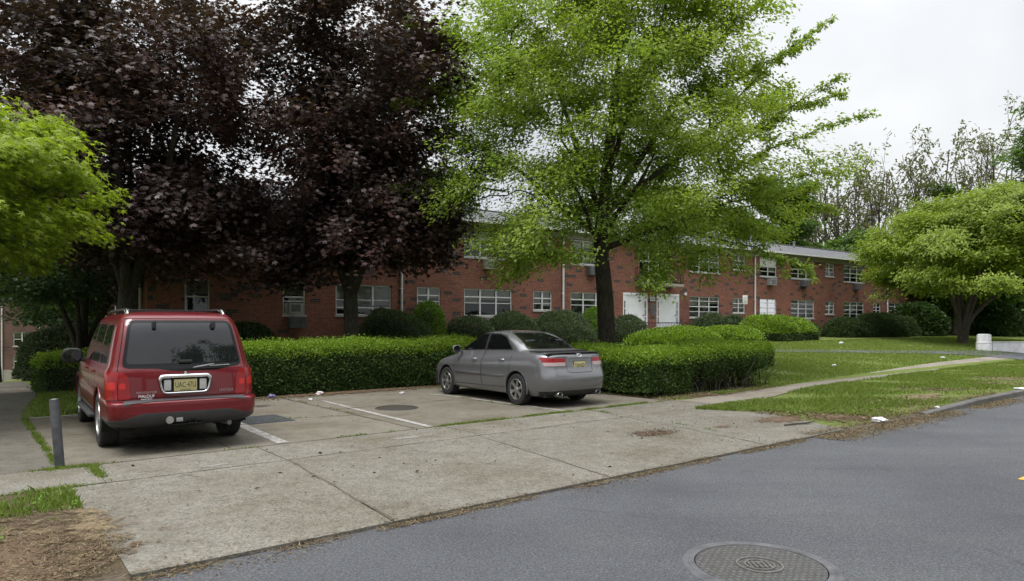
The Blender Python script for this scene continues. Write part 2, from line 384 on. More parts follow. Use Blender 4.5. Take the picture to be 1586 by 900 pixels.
# ------------------------------------------------------------------ ground, road, pavements
rng = np.random.default_rng(7)
def ground_mats():
    m, N, L, out = new_mat('lawn')
    t1 = tex(N, L, 'noise', .35, detail=5); t2 = tex(N, L, 'noise', 14.0, detail=5, rough=.7); t3 = tex(N, L, 'noise', 2.0, detail=4)
    c = ramp(N, L, t2.outputs['Fac'], [(.25, (.06, .085, .022)), (.5, (.105, .14, .032)), (.75, (.16, .19, .052))]).outputs[0]
    c = mixc(N, L, ramp(N, L, t1.outputs['Fac'], [(.45, (0, 0, 0)), (.7, (.55, .55, .55))]).outputs[0], c, (.165, .17, .062))
    c = mixc(N, L, ramp(N, L, t3.outputs['Fac'], [(.60, (0, 0, 0)), (.72, (.55, .55, .55))]).outputs[0], c, (.085, .115, .03))
    b = pbsdf(N, None, .95, 0, .1); L.new(c, b.inputs['Base Color']); bump(N, L, t2.outputs['Fac'], .8, .05, b)
    L.new(b.outputs[0], out.inputs[0]); M['lawn'] = m

    m, N, L, out = new_mat('asphalt')
    t1 = tex(N, L, 'noise', .5, detail=6, rough=.6); t2 = tex(N, L, 'noise', 150.0, detail=3, rough=.8); t3 = tex(N, L, 'voronoi', 110.0)
    c = ramp(N, L, t2.outputs['Fac'], [(.3, (.028, .029, .033)), (.5, (.080, .083, .091)), (.7, (.172, .176, .186))]).outputs[0]
    c = mixc(N, L, 1.0, c, ramp(N, L, t1.outputs['Fac'], [(.32, (.80, .80, .81)), (.5, (.98, .98, .98)), (.68, (1.14, 1.13, 1.10))]).outputs[0], 'MULTIPLY')
    t7 = tex(N, L, 'noise', 48.0, detail=2)
    c = mixc(N, L, 1.0, c, ramp(N, L, t7.outputs['Fac'], [(.32, (.70, .70, .70)), (.5, (1, 1, 1)), (.7, (1.36, 1.36, 1.36))]).outputs[0], 'MULTIPLY')
    c = mixc(N, L, ramp(N, L, t3.outputs['Color'], [(.93, (0, 0, 0)), (.95, (.6, .6, .6))]).outputs[0], c, (.22, .215, .20))
    mp = N.new('ShaderNodeMapping'); co = N.new('ShaderNodeTexCoord'); L.new(co.outputs['Object'], mp.inputs[0]); mp.inputs['Rotation'].default_value = (0, 0, -(R(90) - PHI)); mp.inputs['Scale'].default_value = (.12, 1.1, 1)
    t4 = tex(N, L, 'noise', 1.0, vec=mp.outputs[0], detail=5)
    c = mixc(N, L, 1.0, c, ramp(N, L, t4.outputs['Fac'], [(.3, (.86, .86, .87)), (.6, (1.06, 1.06, 1.06))]).outputs[0], 'MULTIPLY')
    t5 = tex(N, L, 'noise', .9, detail=8, rough=.6); t6 = tex(N, L, 'voronoi', .55); t6.feature = 'DISTANCE_TO_EDGE'
    wv = N.new('ShaderNodeMix'); wv.data_type = 'VECTOR'; wv.inputs[0].default_value = .22; co2 = N.new('ShaderNodeTexCoord'); L.new(co2.outputs['Object'], wv.inputs[4]); L.new(t5.outputs['Color'], wv.inputs[5]); L.new(wv.outputs[1], t6.inputs['Vector'])
    gate = ramp(N, L, t5.outputs['Fac'], [(.56, (0, 0, 0)), (.62, (.35, .35, .35))])
    ck = ramp(N, L, t6.outputs['Distance'], [(.004, (1, 1, 1)), (.011, (0, 0, 0))])
    c = mixc(N, L, mixc(N, L, 1.0, gate.outputs[0], ck.outputs[0], 'MULTIPLY'), c, (.028, .028, .029))
    b = pbsdf(N, None, .85, 0, .3); L.new(c, b.inputs['Base Color']); bump(N, L, t2.outputs['Fac'], .9, .012, b)
    L.new(b.outputs[0], out.inputs[0]); M['asphalt'] = m

    def concrete(name, base, speck, stain, rough_amt):
        m, N, L, out = new_mat(name)
        g = N.new('ShaderNodeNewGeometry')
        t1 = tex(N, L, 'noise', .7, detail=7, rough=.62); t2 = tex(N, L, 'noise', 120.0, detail=3, rough=.75); t3 = tex(N, L, 'noise', 4.5, detail=6, rough=.7)
        t4 = tex(N, L, 'voronoi', 70.0); t7 = tex(N, L, 'noise', 42.0, detail=3)
        c = ramp(N, L, t2.outputs['Fac'], [(.3, tuple(x * (1 - speck) for x in base)), (.5, base), (.72, tuple(x * (1 + speck) for x in base))]).outputs[0]
        c = mixc(N, L, 1.0, c, ramp(N, L, t1.outputs['Fac'], [(.3, stain), (.52, (1, 1, 1)), (.7, (1.12, 1.12, 1.12))]).outputs[0], 'MULTIPLY')
        c = mixc(N, L, 1.0, c, ramp(N, L, t3.outputs['Fac'], [(.3, (.78, .76, .72)), (.55, (1.03, 1.03, 1.03)), (.75, (1.1, 1.1, 1.1))]).outputs[0], 'MULTIPLY')
        c = mixc(N, L, 1.0, c, ramp(N, L, t7.outputs['Fac'], [(.3, (1 - speck * .8,) * 3), (.5, (1, 1, 1)), (.7, (1 + speck * .6,) * 3)]).outputs[0], 'MULTIPLY')
        c = mixc(N, L, 1.0, c, ramp(N, L, g.outputs['Random Per Island'], [(0, (.93, .93, .92)), (1, (1.06, 1.06, 1.06))]).outputs[0], 'MULTIPLY')
        c = mixc(N, L, ramp(N, L, t4.outputs['Color'], [(1 - rough_amt, (0, 0, 0)), (1 - rough_amt + .02, (.7, .7, .7))]).outputs[0], c, tuple(x * .42 for x in base))
        b = pbsdf(N, None, .9, 0, .25); L.new(c, b.inputs['Base Color']); bump(N, L, t2.outputs['Fac'], .5, .006, b)
        L.new(b.outputs[0], out.inputs[0]); return m
    M['apron'] = concrete('weathered_concrete', (.158, .148, .125), .50, (.74, .70, .62), .16)
    M['lot'] = concrete('parking_concrete', (.146, .133, .108), .2, (.70, .66, .58), .02)
    M['walk'] = concrete('sidewalk_concrete', (.205, .185, .155), .2, (.78, .74, .68), .04)
    M['path'] = concrete('path_concrete', (.118, .110, .092), .25, (.70, .68, .65), .04)
    M['curb'] = concrete('kerb_concrete', (.11, .106, .10), .25, (.6, .6, .6), .06)
    M['soil'] = simple('soil', (.085, .065, .045), .95, var=.45, scale=25, bmp=.6)
    # worn road paint
    m, N, L, out = new_mat('worn_white_paint')
    t = tex(N, L, 'noise', 9.0, detail=8, rough=.75)
    b = pbsdf(N, None, .8); L.new(ramp(N, L, t.outputs['Fac'], [(.40, (.165, .15, .125)), (.60, (.37, .365, .35))]).outputs[0], b.inputs['Base Color'])
    L.new(b.outputs[0], out.inputs[0]); M['line'] = m
    M['yellow'] = simple('yellow_paint', (.55, .34, .03), .8, var=.25, scale=20)
    # patches with a ragged outline
    def ragged(name, c1, c2, scale=6.0, amount=1.0):
        m, N, L, out = new_mat(name)
        uv = N.new('ShaderNodeUVMap'); sp = N.new('ShaderNodeSeparateXYZ'); L.new(uv.outputs[0], sp.inputs[0])
        t = tex(N, L, 'noise', scale, detail=8, rough=.72); t2 = tex(N, L, 'noise', scale * 9, detail=4, rough=.7)
        ad = N.new('ShaderNodeMath'); ad.operation = 'ADD'; L.new(t.outputs['Fac'], ad.inputs[0])
        mu = N.new('ShaderNodeMath'); mu.operation = 'MULTIPLY'; mu.inputs[1].default_value = -.42; L.new(sp.outputs[0], mu.inputs[0]); L.new(mu.outputs[0], ad.inputs[1])
        a2 = N.new('ShaderNodeMath'); a2.operation = 'MULTIPLY_ADD'; L.new(t2.outputs['Fac'], a2.inputs[0]); a2.inputs[1].default_value = .35; L.new(ad.outputs[0], a2.inputs[2])
        al = ramp(N, L, a2.outputs[0], [(.42, (0, 0, 0)), (.56, (amount,) * 3)])
        b = pbsdf(N, None, .95, 0, .15); L.new(ramp(N, L, t2.outputs['Fac'], [(.35, c1), (.65, c2)]).outputs[0], b.inputs['Base Color'])
        tr = N.new('ShaderNodeBsdfTransparent'); ms = N.new('ShaderNodeMixShader')
        L.new(al.outputs[0], ms.inputs[0]); L.new(tr.outputs[0], ms.inputs[1]); L.new(b.outputs[0], ms.inputs[2]); L.new(ms.outputs[0], out.inputs[0])
        return m
    M['dirt_patch'] = ragged('dirt_patch', (.075, .048, .03), (.15, .105, .07))
    M['dry_patch'] = ragged('dry_thatch', (.10, .075, .045), (.21, .165, .10), 5.0)
    M['stain'] = ragged('oil_stain', (.04, .038, .034), (.07, .065, .055), 4.0, .6)
    M['pale_stain'] = ragged('pale_scuff', (.25, .24, .225), (.32, .31, .295), 9.0, .6)
    M['grass_patch'] = ragged('grass_patch', (.05, .08, .018), (.10, .14, .03), 5.0)
ground_mats()

def lines_graded(vals): return np.array(sorted(set(vals)))
sl = lines_graded(list(np.arange(-30, 70, 1.0)) + list(np.arange(70, 400, 15)) + list(np.arange(-400, -30, 15)))
nl = lines_graded([-400, -150, -60, -30, -15, -6, 0, 4, 5.36, 5.40] + list(np.arange(6, 70, .8)) + list(np.arange(70, 500, 15)))
S_, N_ = np.meshgrid(sl, nl, indexing='ij')
X_ = UX * S_ + NX * N_; Y_ = UY * S_ + NY * N_
V = np.stack([X_, Y_, terrain(X_, Y_)], -1).reshape(-1, 3)
a, b_ = len(sl), len(nl)
i, j = np.meshgrid(np.arange(a - 1), np.arange(b_ - 1), indexing='ij')
q = np.stack([i * b_ + j, (i + 1) * b_ + j, (i + 1) * b_ + j + 1, i * b_ + j + 1], -1).reshape(-1, 4)
ground = mesh_np('ground', V, np.full(len(q), 4), q.ravel(), M['lawn'], smooth=False)
tag(ground, kind='structure')

def sheet(name, rows, mat, dz=.004, kind='structure', sub=1):
    """rows: list of rows of (x, y) points; a draped sheet"""
    V = []; n = len(rows[0])
    for r in rows:
        for p in r: V.append((p[0], p[1], tz(p[0], p[1]) + dz))
    F = [[i * n + j, (i + 1) * n + j, (i + 1) * n + j + 1, i * n + j + 1] for i in range(len(rows) - 1) for j in range(n - 1)]
    o = mesh_np(name, np.array(V), np.full(len(F), 4), np.array(F).ravel(), mat)
    return tag(o, kind=kind) if kind else o
# the street
bm = bmesh.new()
for s0, s1 in ((-200, -30), (-30, 30), (30, 300)):
    f = bm.faces.new([bm.verts.new((*SN(s, n), -.018)) for s, n in ((s0, -5.5), (s1, -5.5), (s1, 5.34), (s0, 5.34))])
road = obj('road', bm, M['asphalt'], recalc=False, sharp=0); tag(road, kind='structure')

def slab(bm, poly, z1=.012, z0=-.14):
    """a cast slab from (s, n) corners, edge a little uneven"""
    pts = []
    for k in range(len(poly)):
        a_, b2 = poly[k], poly[(k + 1) % len(poly)]
        m_ = max(1, int(math.dist(a_, b2) / .45))
        for t in range(m_):
            u = t / m_; jx = random.uniform(-.008, .008) if t else 0; jy = random.uniform(-.008, .008) if t else 0
            pts.append((a_[0] + (b2[0] - a_[0]) * u + jx, a_[1] + (b2[1] - a_[1]) * u + jy))
    top = [bm.verts.new((*SN(*p), z1)) for p in pts]; bot = [bm.verts.new((*SN(*p), z0)) for p in pts]
    bm.faces.new(top)
    for k in range(len(pts)):
        l = (k + 1) % len(pts); bm.faces.new((top[l], top[k], bot[k], bot[l]))
random.seed(3)
g = .007
# soil bed under the slabs, seen in the joints
bm = bmesh.new(); bm.faces.new([bm.verts.new((*SN(*p), .002)) for p in ((1.0, 5.42), (11.3, 5.42), (12.8, 8.5), (12.7, 9.7), (12.3, 15.7), (1.05, 15.4), (1.05, 9.7), (-6.4, 9.7), (-6.4, 8.65), (1.0, 8.65))])
tag(obj('soil_bed', bm, M['soil'], sharp=0), kind='structure')
bm = bmesh.new()
js = [(.95, .95), (3.0, 3.32), (5.75, 6.3), (9.0, 9.85), (11.35, 12.9)]
for k in range(4):
    (a0, a1), (b0, b1) = js[k], js[k + 1]
    def at(p, n): return p[0] + (p[1] - p[0]) * (n - 5.35) / 3.3
    slab(bm, [(at(js[k], 5.35) + g, 5.35), (at(js[k + 1], 5.35) - g, 5.35), (at(js[k + 1], 8.6) - g, 8.6 - g), (at(js[k], 8.6) + g, 8.6 - g)])
tag(obj('apron', bm, M['apron'], sharp=20), kind='structure')
bm = bmesh.new()
jw = [-6.5, -4.4, -2.2, -.3, 1.3, 3.3, 6.4, 9.85, 12.75]
for k in range(len(jw) - 1):
    z = .012 + (.008 if jw[k] < 1 else 0)
    slab(bm, [(jw[k] + g, 8.6 + g), (jw[k + 1] - g, 8.6 + g), (jw[k + 1] - g - (.05 if k == 6 else 0), 9.76 - g), (jw[k] + g, 9.76 - g)], z)
tag(obj('sidewalk', bm, M['apron'], sharp=20), kind='structure')
bm = bmesh.new()
for s0, s1, n0, n1 in ((1.0, 3.0, 9.8, 12.6), (3.0, 5.9, 9.8, 12.0), (5.9, 9.15, 9.8, 13.0), (9.15, 12.35, 9.8, 13.2), (1.0, 3.0, 12.6, 15.4), (3.0, 5.9, 12.0, 15.9), (5.9, 9.15, 13.0, 15.9), (9.15, 12.35, 13.2, 15.8)):
    slab(bm, [(s0 + g, n0 + g), (s1 - g, n0 + g), (s1 - g, n1 - g), (s0 + g, n1 - g)], .010)
tag(obj('parking_lot', bm, M['lot'], sharp=20), kind='structure')
# path on the far side going back between the buildings
rows = [[SN(s, n) for s in np.linspace(-9, .955, 24)] for n in np.linspace(5.385, 8.60, 9)]
m_, N_2, L_2, o_2 = new_mat('dry_ground')
t_2 = tex(N_2, L_2, 'noise', 3.0, detail=8, rough=.7); t_3 = tex(N_2, L_2, 'noise', 60.0, detail=4, rough=.7)
k_2 = ramp(N_2, L_2, t_3.outputs['Fac'], [(.3, (.045, .034, .022)), (.5, (.095, .073, .048)), (.7, (.155, .125, .082))]).outputs[0]
k_2 = mixc(N_2, L_2, ramp(N_2, L_2, t_2.outputs['Fac'], [(.54, (0, 0, 0)), (.62, (.8, .8, .8))]).outputs[0], k_2, (.085, .115, .03))
b_2 = pbsdf(N_2, None, .95, 0, .1); L_2.new(k_2, b_2.inputs['Base Color']); bump(N_2, L_2, t_3.outputs['Fac'], .8, .03, b_2); L_2.new(b_2.outputs[0], o_2.inputs[0])
sheet('bare_ground', rows, m_, .012)
rows = []
for n in np.arange(9.8, 44, .8):
    w = .975 + .70 * float(ss(15, 22, n)); rows.append([SN(s, n) for s in np.linspace(w - 4.2, w, 9)])
sheet('path', rows, M['path'], .012)
rows = [[SN(s, n) for s in np.linspace(-3.3, 1.55, 5)] for n in (21.0, 21.6, 22.2, 22.6)]
sheet('path_crossing', rows, M['walk'], .018)
# sidewalk going on to the right of the hedge
ctr = [(12.7, 9.1, 1.14), (14.5, 9.2, 1.05), (17, 9.45, 1.1), (20, 9.75, 1.15), (25, 10.1, 1.15), (30, 10.45, 1.2), (40, 10.7, 1.3), (55, 10.9, 1.3), (90, 11, 1.3)]
rows = []
for k in range(len(ctr) - 1):
    for t in np.linspace(0, 1, 6)[:-1]:
        c = np.array(ctr[k]) * (1 - t) + np.array(ctr[k + 1]) * t
        jit = random.uniform(-.03, .03)
        rows.append([SN(c[0], c[1] + u * c[2] / 2 + (jit if abs(u) == 1 else 0)) for u in (-1, -.5, 0, .5, 1)])
sheet('long_sidewalk', rows, M['walk'], .014)
# driveway crossing the lawn far right
up = [(1150, 541), (1206, 542), (1290, 543), (1400, 543.6), (1514, 544), (1600, 545), (1700, 546)]
lo = [(1150, 546), (1206, 546), (1290, 547), (1400, 548), (1492, 550), (1569, 556.5), (1640, 568)]
rows = []
for k in range(len(up) - 1):
    for t in np.linspace(0, 1, 5)[:-1]:
        p = gp(*(np.array(up[k]) * (1 - t) + np.array(up[k + 1]) * t)); q2 = gp(*(np.array(lo[k]) * (1 - t) + np.array(lo[k + 1]) * t))
        rows.append([(p.x + (q2.x - p.x) * u, p.y + (q2.y - p.y) * u) for u in np.linspace(0, 1, 6)])
sheet('driveway', rows, M['asphalt'], .03)
# kerb on the right
bm = bmesh.new()
for s0 in np.arange(14.4, 80, 3.0):
    p = []
    for s, z in ((s0 + .006, .105 if s0 > 14.5 else .03), (s0 + 2.994, .11)):
        p.append([bm.verts.new((*SN(s, n + .05 * float(ss(16, 14.4, s))), zz)) for n, zz in ((5.20, -.12), (5.22, z - .02), (5.25, z), (5.37, z), (5.38, -.12))])
    for k in range(4): bm.faces.new((p[0][k], p[0][k + 1], p[1][k + 1], p[1][k]))
    bm.faces.new(p[0]); bm.faces.new(p[1][::-1])
tag(obj('kerb', bm, M['curb'], sharp=30), kind='structure')

bm = bmesh.new()
for s0, s1 in ((-12, .952), (11.32, 14.42)):
    bm.faces.new([bm.verts.new((*SN(s, n), z)) for s, n, z in ((s0, 5.335, -.014), (s1, 5.335, -.014), (s1, 5.40, .016), (s0, 5.40, .016))])
tag(obj('soil_edge', bm, M['soil'], sharp=0), kind='structure')
# painted stall lines
def paint(pts, w, mat, z=.0165, name='stall_line'):
    bm = bmesh.new()
    for (a_, b2) in zip(pts[:-1], pts[1:]):
        d = Vector((b2[0] - a_[0], b2[1] - a_[1])); d.normalize(); nn = Vector((-d.y, d.x)) * w / 2
        bm.faces.new([bm.verts.new((*SN(p[0] + sg * nn.x, p[1] + sg * nn.y), z)) for p, sg in ((a_, 1), (b2, 1), (b2, -1), (a_, -1))])
    return tag(obj(name, bm, mat, sharp=0), kind='structure')
paint([(3.72, 9.85), (3.8, 11.97)], .17, M['line']); paint([(3.82, 12.03), (3.9, 15.6)], .15, M['line'])
paint([(6.2, 9.84), (6.32, 12.96)], .11, M['line']); paint([(6.33, 13.05), (6.42, 14.6)], .10, M['line'])
paint([(9.38, 9.84), (9.24, 12.9)], .09, M['line']); paint([(9.23, 13.22), (9.08, 14.5)], .09, M['line'])
paint([(1.1, 15.3), (1.9, 15.28)], .10, M['line'])
p = gp(1584, 763); s0, n0 = toSN(p.x, p.y)
paint([(s0 - .05, n0 - .02), (s0 + 3, n0 - .1)], .11, M['yellow'], -.012, 'yellow_marking')

def patch(name, s, n, rs, rn, mat, z=.018, ang=0., drape=False):
    """flat patch whose ragged edge is the material's"""
    me = bpy.data.meshes.new(name); vs_, uv, F = [], [], []
    K, Rg = 28, 5
    for r in range(Rg + 1):
        for k in range(K):
            a_ = 2 * math.pi * k / K; q_ = r / Rg
            ls, ln = rs * q_ * math.cos(a_), rn * q_ * math.sin(a_)
            S2, N2 = s + ls * math.cos(ang) - ln * math.sin(ang), n + ls * math.sin(ang) + ln * math.cos(ang)
            x, y = SN(S2, N2); vs_.append((x, y, (tz(x, y) if drape else 0) + z)); uv.append((q_, 0))
    for r in range(Rg):
        for k in range(K):
            l = (k + 1) % K; F.append((r * K + k, r * K + l, (r + 1) * K + l, (r + 1) * K + k))
    me.from_pydata(vs_, [], F); u = me.uv_layers.new(name='uv')
    for lp in me.loops: u.data[lp.index].uv = uv[lp.vertex_index]
    me.materials.append(mat)
    return tag(link(bpy.data.objects.new(name, me)), kind='structure')
patch('dirt_patch', 8.55, 7.05, .62, .36, M['dirt_patch']); patch('dirt_patch', 10.0, 6.75, .30, .22, M['dirt_patch'])
patch('dirt_patch', 11.6, 6.6, 1.1, .55, M['dirt_patch'], .02); patch('dirt_patch', 12.9, 6.2, 1.7, .75, M['dirt_patch'], .026, drape=True); patch('dirt_patch', 13.2, 5.9, 2.0, .65, M['dirt_patch'], .022, drape=True)
patch('dirt_patch', 16.3, 6.2, 2.6, .7, M['dry_patch'], .024, drape=True); patch('dirt_patch', 20.5, 6.6, 3.2, .9, M['dirt_patch'], .02, drape=True)
patch('dirt_patch', 25.5, 6.8, 4.2, 1.1, M['dry_patch'], .022, drape=True)
patch('dirt_patch', -1.2, 6.6, 3.6, 1.75, M['dirt_patch'], .022, drape=True); patch('dirt_patch', .1, 6.4, 1.35, 1.6, M['dirt_patch'], .026, drape=True); patch('dry_grass', -.5, 6.4, 2.1, 1.9, M['dry_patch'], .03, drape=True)
patch('dirt_patch', .35, 5.85, 1.0, .75, M['dirt_patch'], .028, drape=True); patch('dry_grass', .93, 6.8, .34, 1.0, M['dry_patch'], .0325); patch('dry_grass', .2, 6.2, .9, .9, M['dirt_patch'], .034, drape=True)
patch('dirt_patch', 14.9, 10.0, 2.9, .65, M['dirt_patch'], .024, drape=True)
patch('hedge_bed', 7.6, 16.0, 5.0, .75, M['dirt_patch'], .03, drape=True); patch('hedge_bed', 12.3, 13.2, .5, 3.0, M['dirt_patch'], .03, drape=True)
patch('oil_stain', 2.4, 11.2, 1.0, 1.6, M['stain'], .0175); patch('oil_stain', 10.4, 12.0, .9, 2.2, M['stain'], .0175)
patch('oil_stain', 4.9, 14.5, .6, .4, M['stain'], .0175)
patch('pale_scuff', 5.4, 9.1, .55, .16, M['pale_stain'], .019); patch('pale_scuff', 2.5, 8.8, .4, .1, M['pale_stain'], .019); patch('pale_scuff', 8.9, 9.6, .3, .1, M['pale_stain'], .0195)

# covers in the pavements
lid = simple('cast_iron', (.045, .038, .03), .75, .3, var=.5, scale=30, bmp=.6)
def road_cover_mat():
    m, N, L, out = new_mat('worn_cover')
    c = N.new('ShaderNodeTexCoord')
    t = tex(N, L, 'noise', 45.0, detail=5, rough=.75); t1 = tex(N, L, 'noise', 3.0, detail=3)
    w = tex(N, L, 'brick', 1.0, vec=c.outputs['Object']); w.offset = .5
    w.inputs['Brick Width'].default_value = .05; w.inputs['Row Height'].default_value = .05; w.inputs['Mortar Size'].default_value = .012
    k = ramp(N, L, t.outputs['Fac'], [(.3, (.036, .0355, .035)), (.5, (.074, .073, .071)), (.7, (.135, .134, .131))]).outputs[0]
    k = mixc(N, L, 1.0, k, ramp(N, L, w.outputs['Fac'], [(0, (1.05, 1.05, 1.05)), (1, (.62, .60, .58))]).outputs[0], 'MULTIPLY')
    b = pbsdf(N, None, .7, .1); L.new(k, b.inputs['Base Color']); bump(N, L, w.outputs['Fac'], -.7, .006, b)
    L.new(b.outputs[0], out.inputs[0]); return m
mcx, mcy = 1.80, 5.02
mh = thing('manhole_cover', 'large round manhole cover with a grey ring set in the dark street asphalt', 'manhole cover', (mcx, mcy, -.018))
bm = bmesh.new(); lathe(bm, [(.005, .007), (.452, .007), (.455, 0.0)], sides=64); obj('lid', bm, road_cover_mat(), mh)
bm = bmesh.new(); lathe(bm, [(.458, -.01), (.462, .009), (.50, .009), (.505, .005), (.512, .005), (.517, .008), (.545, .007), (.555, .0)], sides=64)
obj('ring', bm, simple('worn_ring', (.088, .088, .094), .6, .2, var=.45, scale=7), mh)
bm = bmesh.new()
lathe(bm, [(.15, .010), (.152, .016), (.165, .016), (.167, .010)], sides=40, cap=False); lathe(bm, [(.095, .010), (.097, .016), (.108, .016), (.11, .010)], sides=40, cap=False)
for k in range(-2, 3): box(bm, k * .035 - .006, k * .035 + .006, -.07, .07, .010, .0155)
for k in range(-1, 2): box(bm, -.08, .08, k * .04 - .005, k * .04 + .005, .0104, .0157)
obj('embossing', bm, simple('worn_relief', (.12, .116, .108), .6, .3, var=.3, scale=20), mh)
cx, cy = SN(7.05, 12.45)
c2 = thing('drain_cover', 'dark rusty round cover let into the concrete of the empty stall', 'drain cover', (cx, cy, .008))
bm = bmesh.new(); lathe(bm, [(.005, .008), (.36, .009), (.37, .004)], sides=40); obj('lid', bm, lid, c2)
bm = bmesh.new(); lathe(bm, [(.375, .0), (.378, .012), (.43, .012), (.44, .002)], sides=40); obj('rim', bm, lid, c2)
# steel plate beside the red car
cs = [gp(*p) for p in ((372, 649), (409, 645), (449, 655), (409, 661), (372, 660))]
pl = thing('steel_plate', 'dark chequered plate lying flush in the concrete beside the red car', 'metal plate', (cs[0].x, cs[0].y, 0))
bm = bmesh.new(); s0, n0 = 4.18, 12.35
def platecell(s0, s1, n0, n1, z0, z1):
    v = [bm.verts.new((*(Vector(SN(s, n)) - Vector((cs[0].x, cs[0].y))), z)) for z in (z0, z1) for s, n in ((s0, n0), (s1, n0), (s1, n1), (s0, n1))]
    for f in ((4, 5, 6, 7), (0, 1, 5, 4), (1, 2, 6, 5), (2, 3, 7, 6), (3, 0, 4, 7)): bm.faces.new([v[i] for i in f])
platecell(3.95, 4.75, 11.98, 13.0, .0, .016); obj('plate', bm, simple('plate_steel', (.055, .06, .068), .6, .4, var=.4, scale=18), pl)
bm = bmesh.new()
for i in range(13):
    platecell(3.97 + i * .06, 3.992 + i * .06, 12.0, 12.98, .0162, .021)
obj('grid', bm, simple('plate_ribs', (.10, .105, .115), .55, .4, var=.3, scale=18), pl)
# ------------------------------------------------------------------ the brick apartment block
random.seed(11)
BO = Vector((-2.17, 31.4, 0)); BR = R(36)
bx_, by_ = Vector((math.cos(BR), math.sin(BR))), Vector((-math.sin(BR), math.cos(BR)))
def pt(x):
    k = (x - PW / 2) / FPX
    return (31.4 * k + 2.17) / (bx_.x - bx_.y * k)
def bworld(t, d, z=0.): return Vector((BO.x + bx_.x * t + by_.x * d, BO.y + bx_.y * t + by_.y * d, z))
T0, T1, DEP, ZE = pt(228), 53.0, 12.6, 6.30
ZL, ZLH, ZU, ZUH = 2.06, 3.32, 4.76, 6.0
block = thing('brick_apartment_building', 'long two storey red brick apartment block with grey shingle roof and white framed windows', 'building', BO, BR)

def wall_mesh(name, L0, L1, z0, z1, openings, mp, mat, parent, reveal=.12, room=.4, back=True):
    """a wall with real openings; mp(l, d, z) -> local point (d: depth behind the face)"""
    ls = sorted({L0, L1} | {o[0] for o in openings} | {o[1] for o in openings}); zs = sorted({z0, z1} | {o[2] for o in openings} | {o[3] for o in openings})
    V, F, U, MI = [], [], [], []
    def quad(ps, uvs, mi=0):
        k = len(V); V.extend(ps); U.extend(uvs); F.append((k, k + 1, k + 2, k + 3)); MI.append(mi)
    for a_, b2 in zip(ls[:-1], ls[1:]):
        for c, d in zip(zs[:-1], zs[1:]):
            mx, mz = (a_ + b2) / 2, (c + d) / 2
            if any(o[0] < mx < o[1] and o[2] < mz < o[3] for o in openings): continue
            quad([mp(a_, 0, c), mp(b2, 0, c), mp(b2, 0, d), mp(a_, 0, d)], [(a_, c), (b2, c), (b2, d), (a_, d)])
    for (a_, b2, c, d) in openings:
        r = reveal
        quad([mp(a_, 0, c), mp(a_, 0, d), mp(a_, r, d), mp(a_, r, c)], [(a_, c), (a_, d), (a_ + r, d), (a_ + r, c)])
        quad([mp(b2, 0, d), mp(b2, 0, c), mp(b2, r, c), mp(b2, r, d)], [(b2, d), (b2, c), (b2 + r, c), (b2 + r, d)])
        quad([mp(a_, 0, d), mp(b2, 0, d), mp(b2, r, d), mp(a_, r, d)], [(a_, d), (b2, d), (b2, d + r), (a_, d + r)])
        quad([mp(b2, 0, c), mp(a_, 0, c), mp(a_, r, c), mp(b2, r, c)], [(b2, c), (a_, c), (a_, c + r), (b2, c + r)])
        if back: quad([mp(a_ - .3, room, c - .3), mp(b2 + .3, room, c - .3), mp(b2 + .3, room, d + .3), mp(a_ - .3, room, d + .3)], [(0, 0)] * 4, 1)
    me = bpy.data.meshes.new(name); me.from_pydata([tuple(v) for v in V], [], F)
    uvl = me.uv_layers.new(name='uv')
    for lp, uv in zip(me.loops, U): uvl.data[lp.index].uv = uv
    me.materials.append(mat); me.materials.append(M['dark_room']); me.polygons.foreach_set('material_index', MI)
    return link(bpy.data.objects.new(name, me), parent)

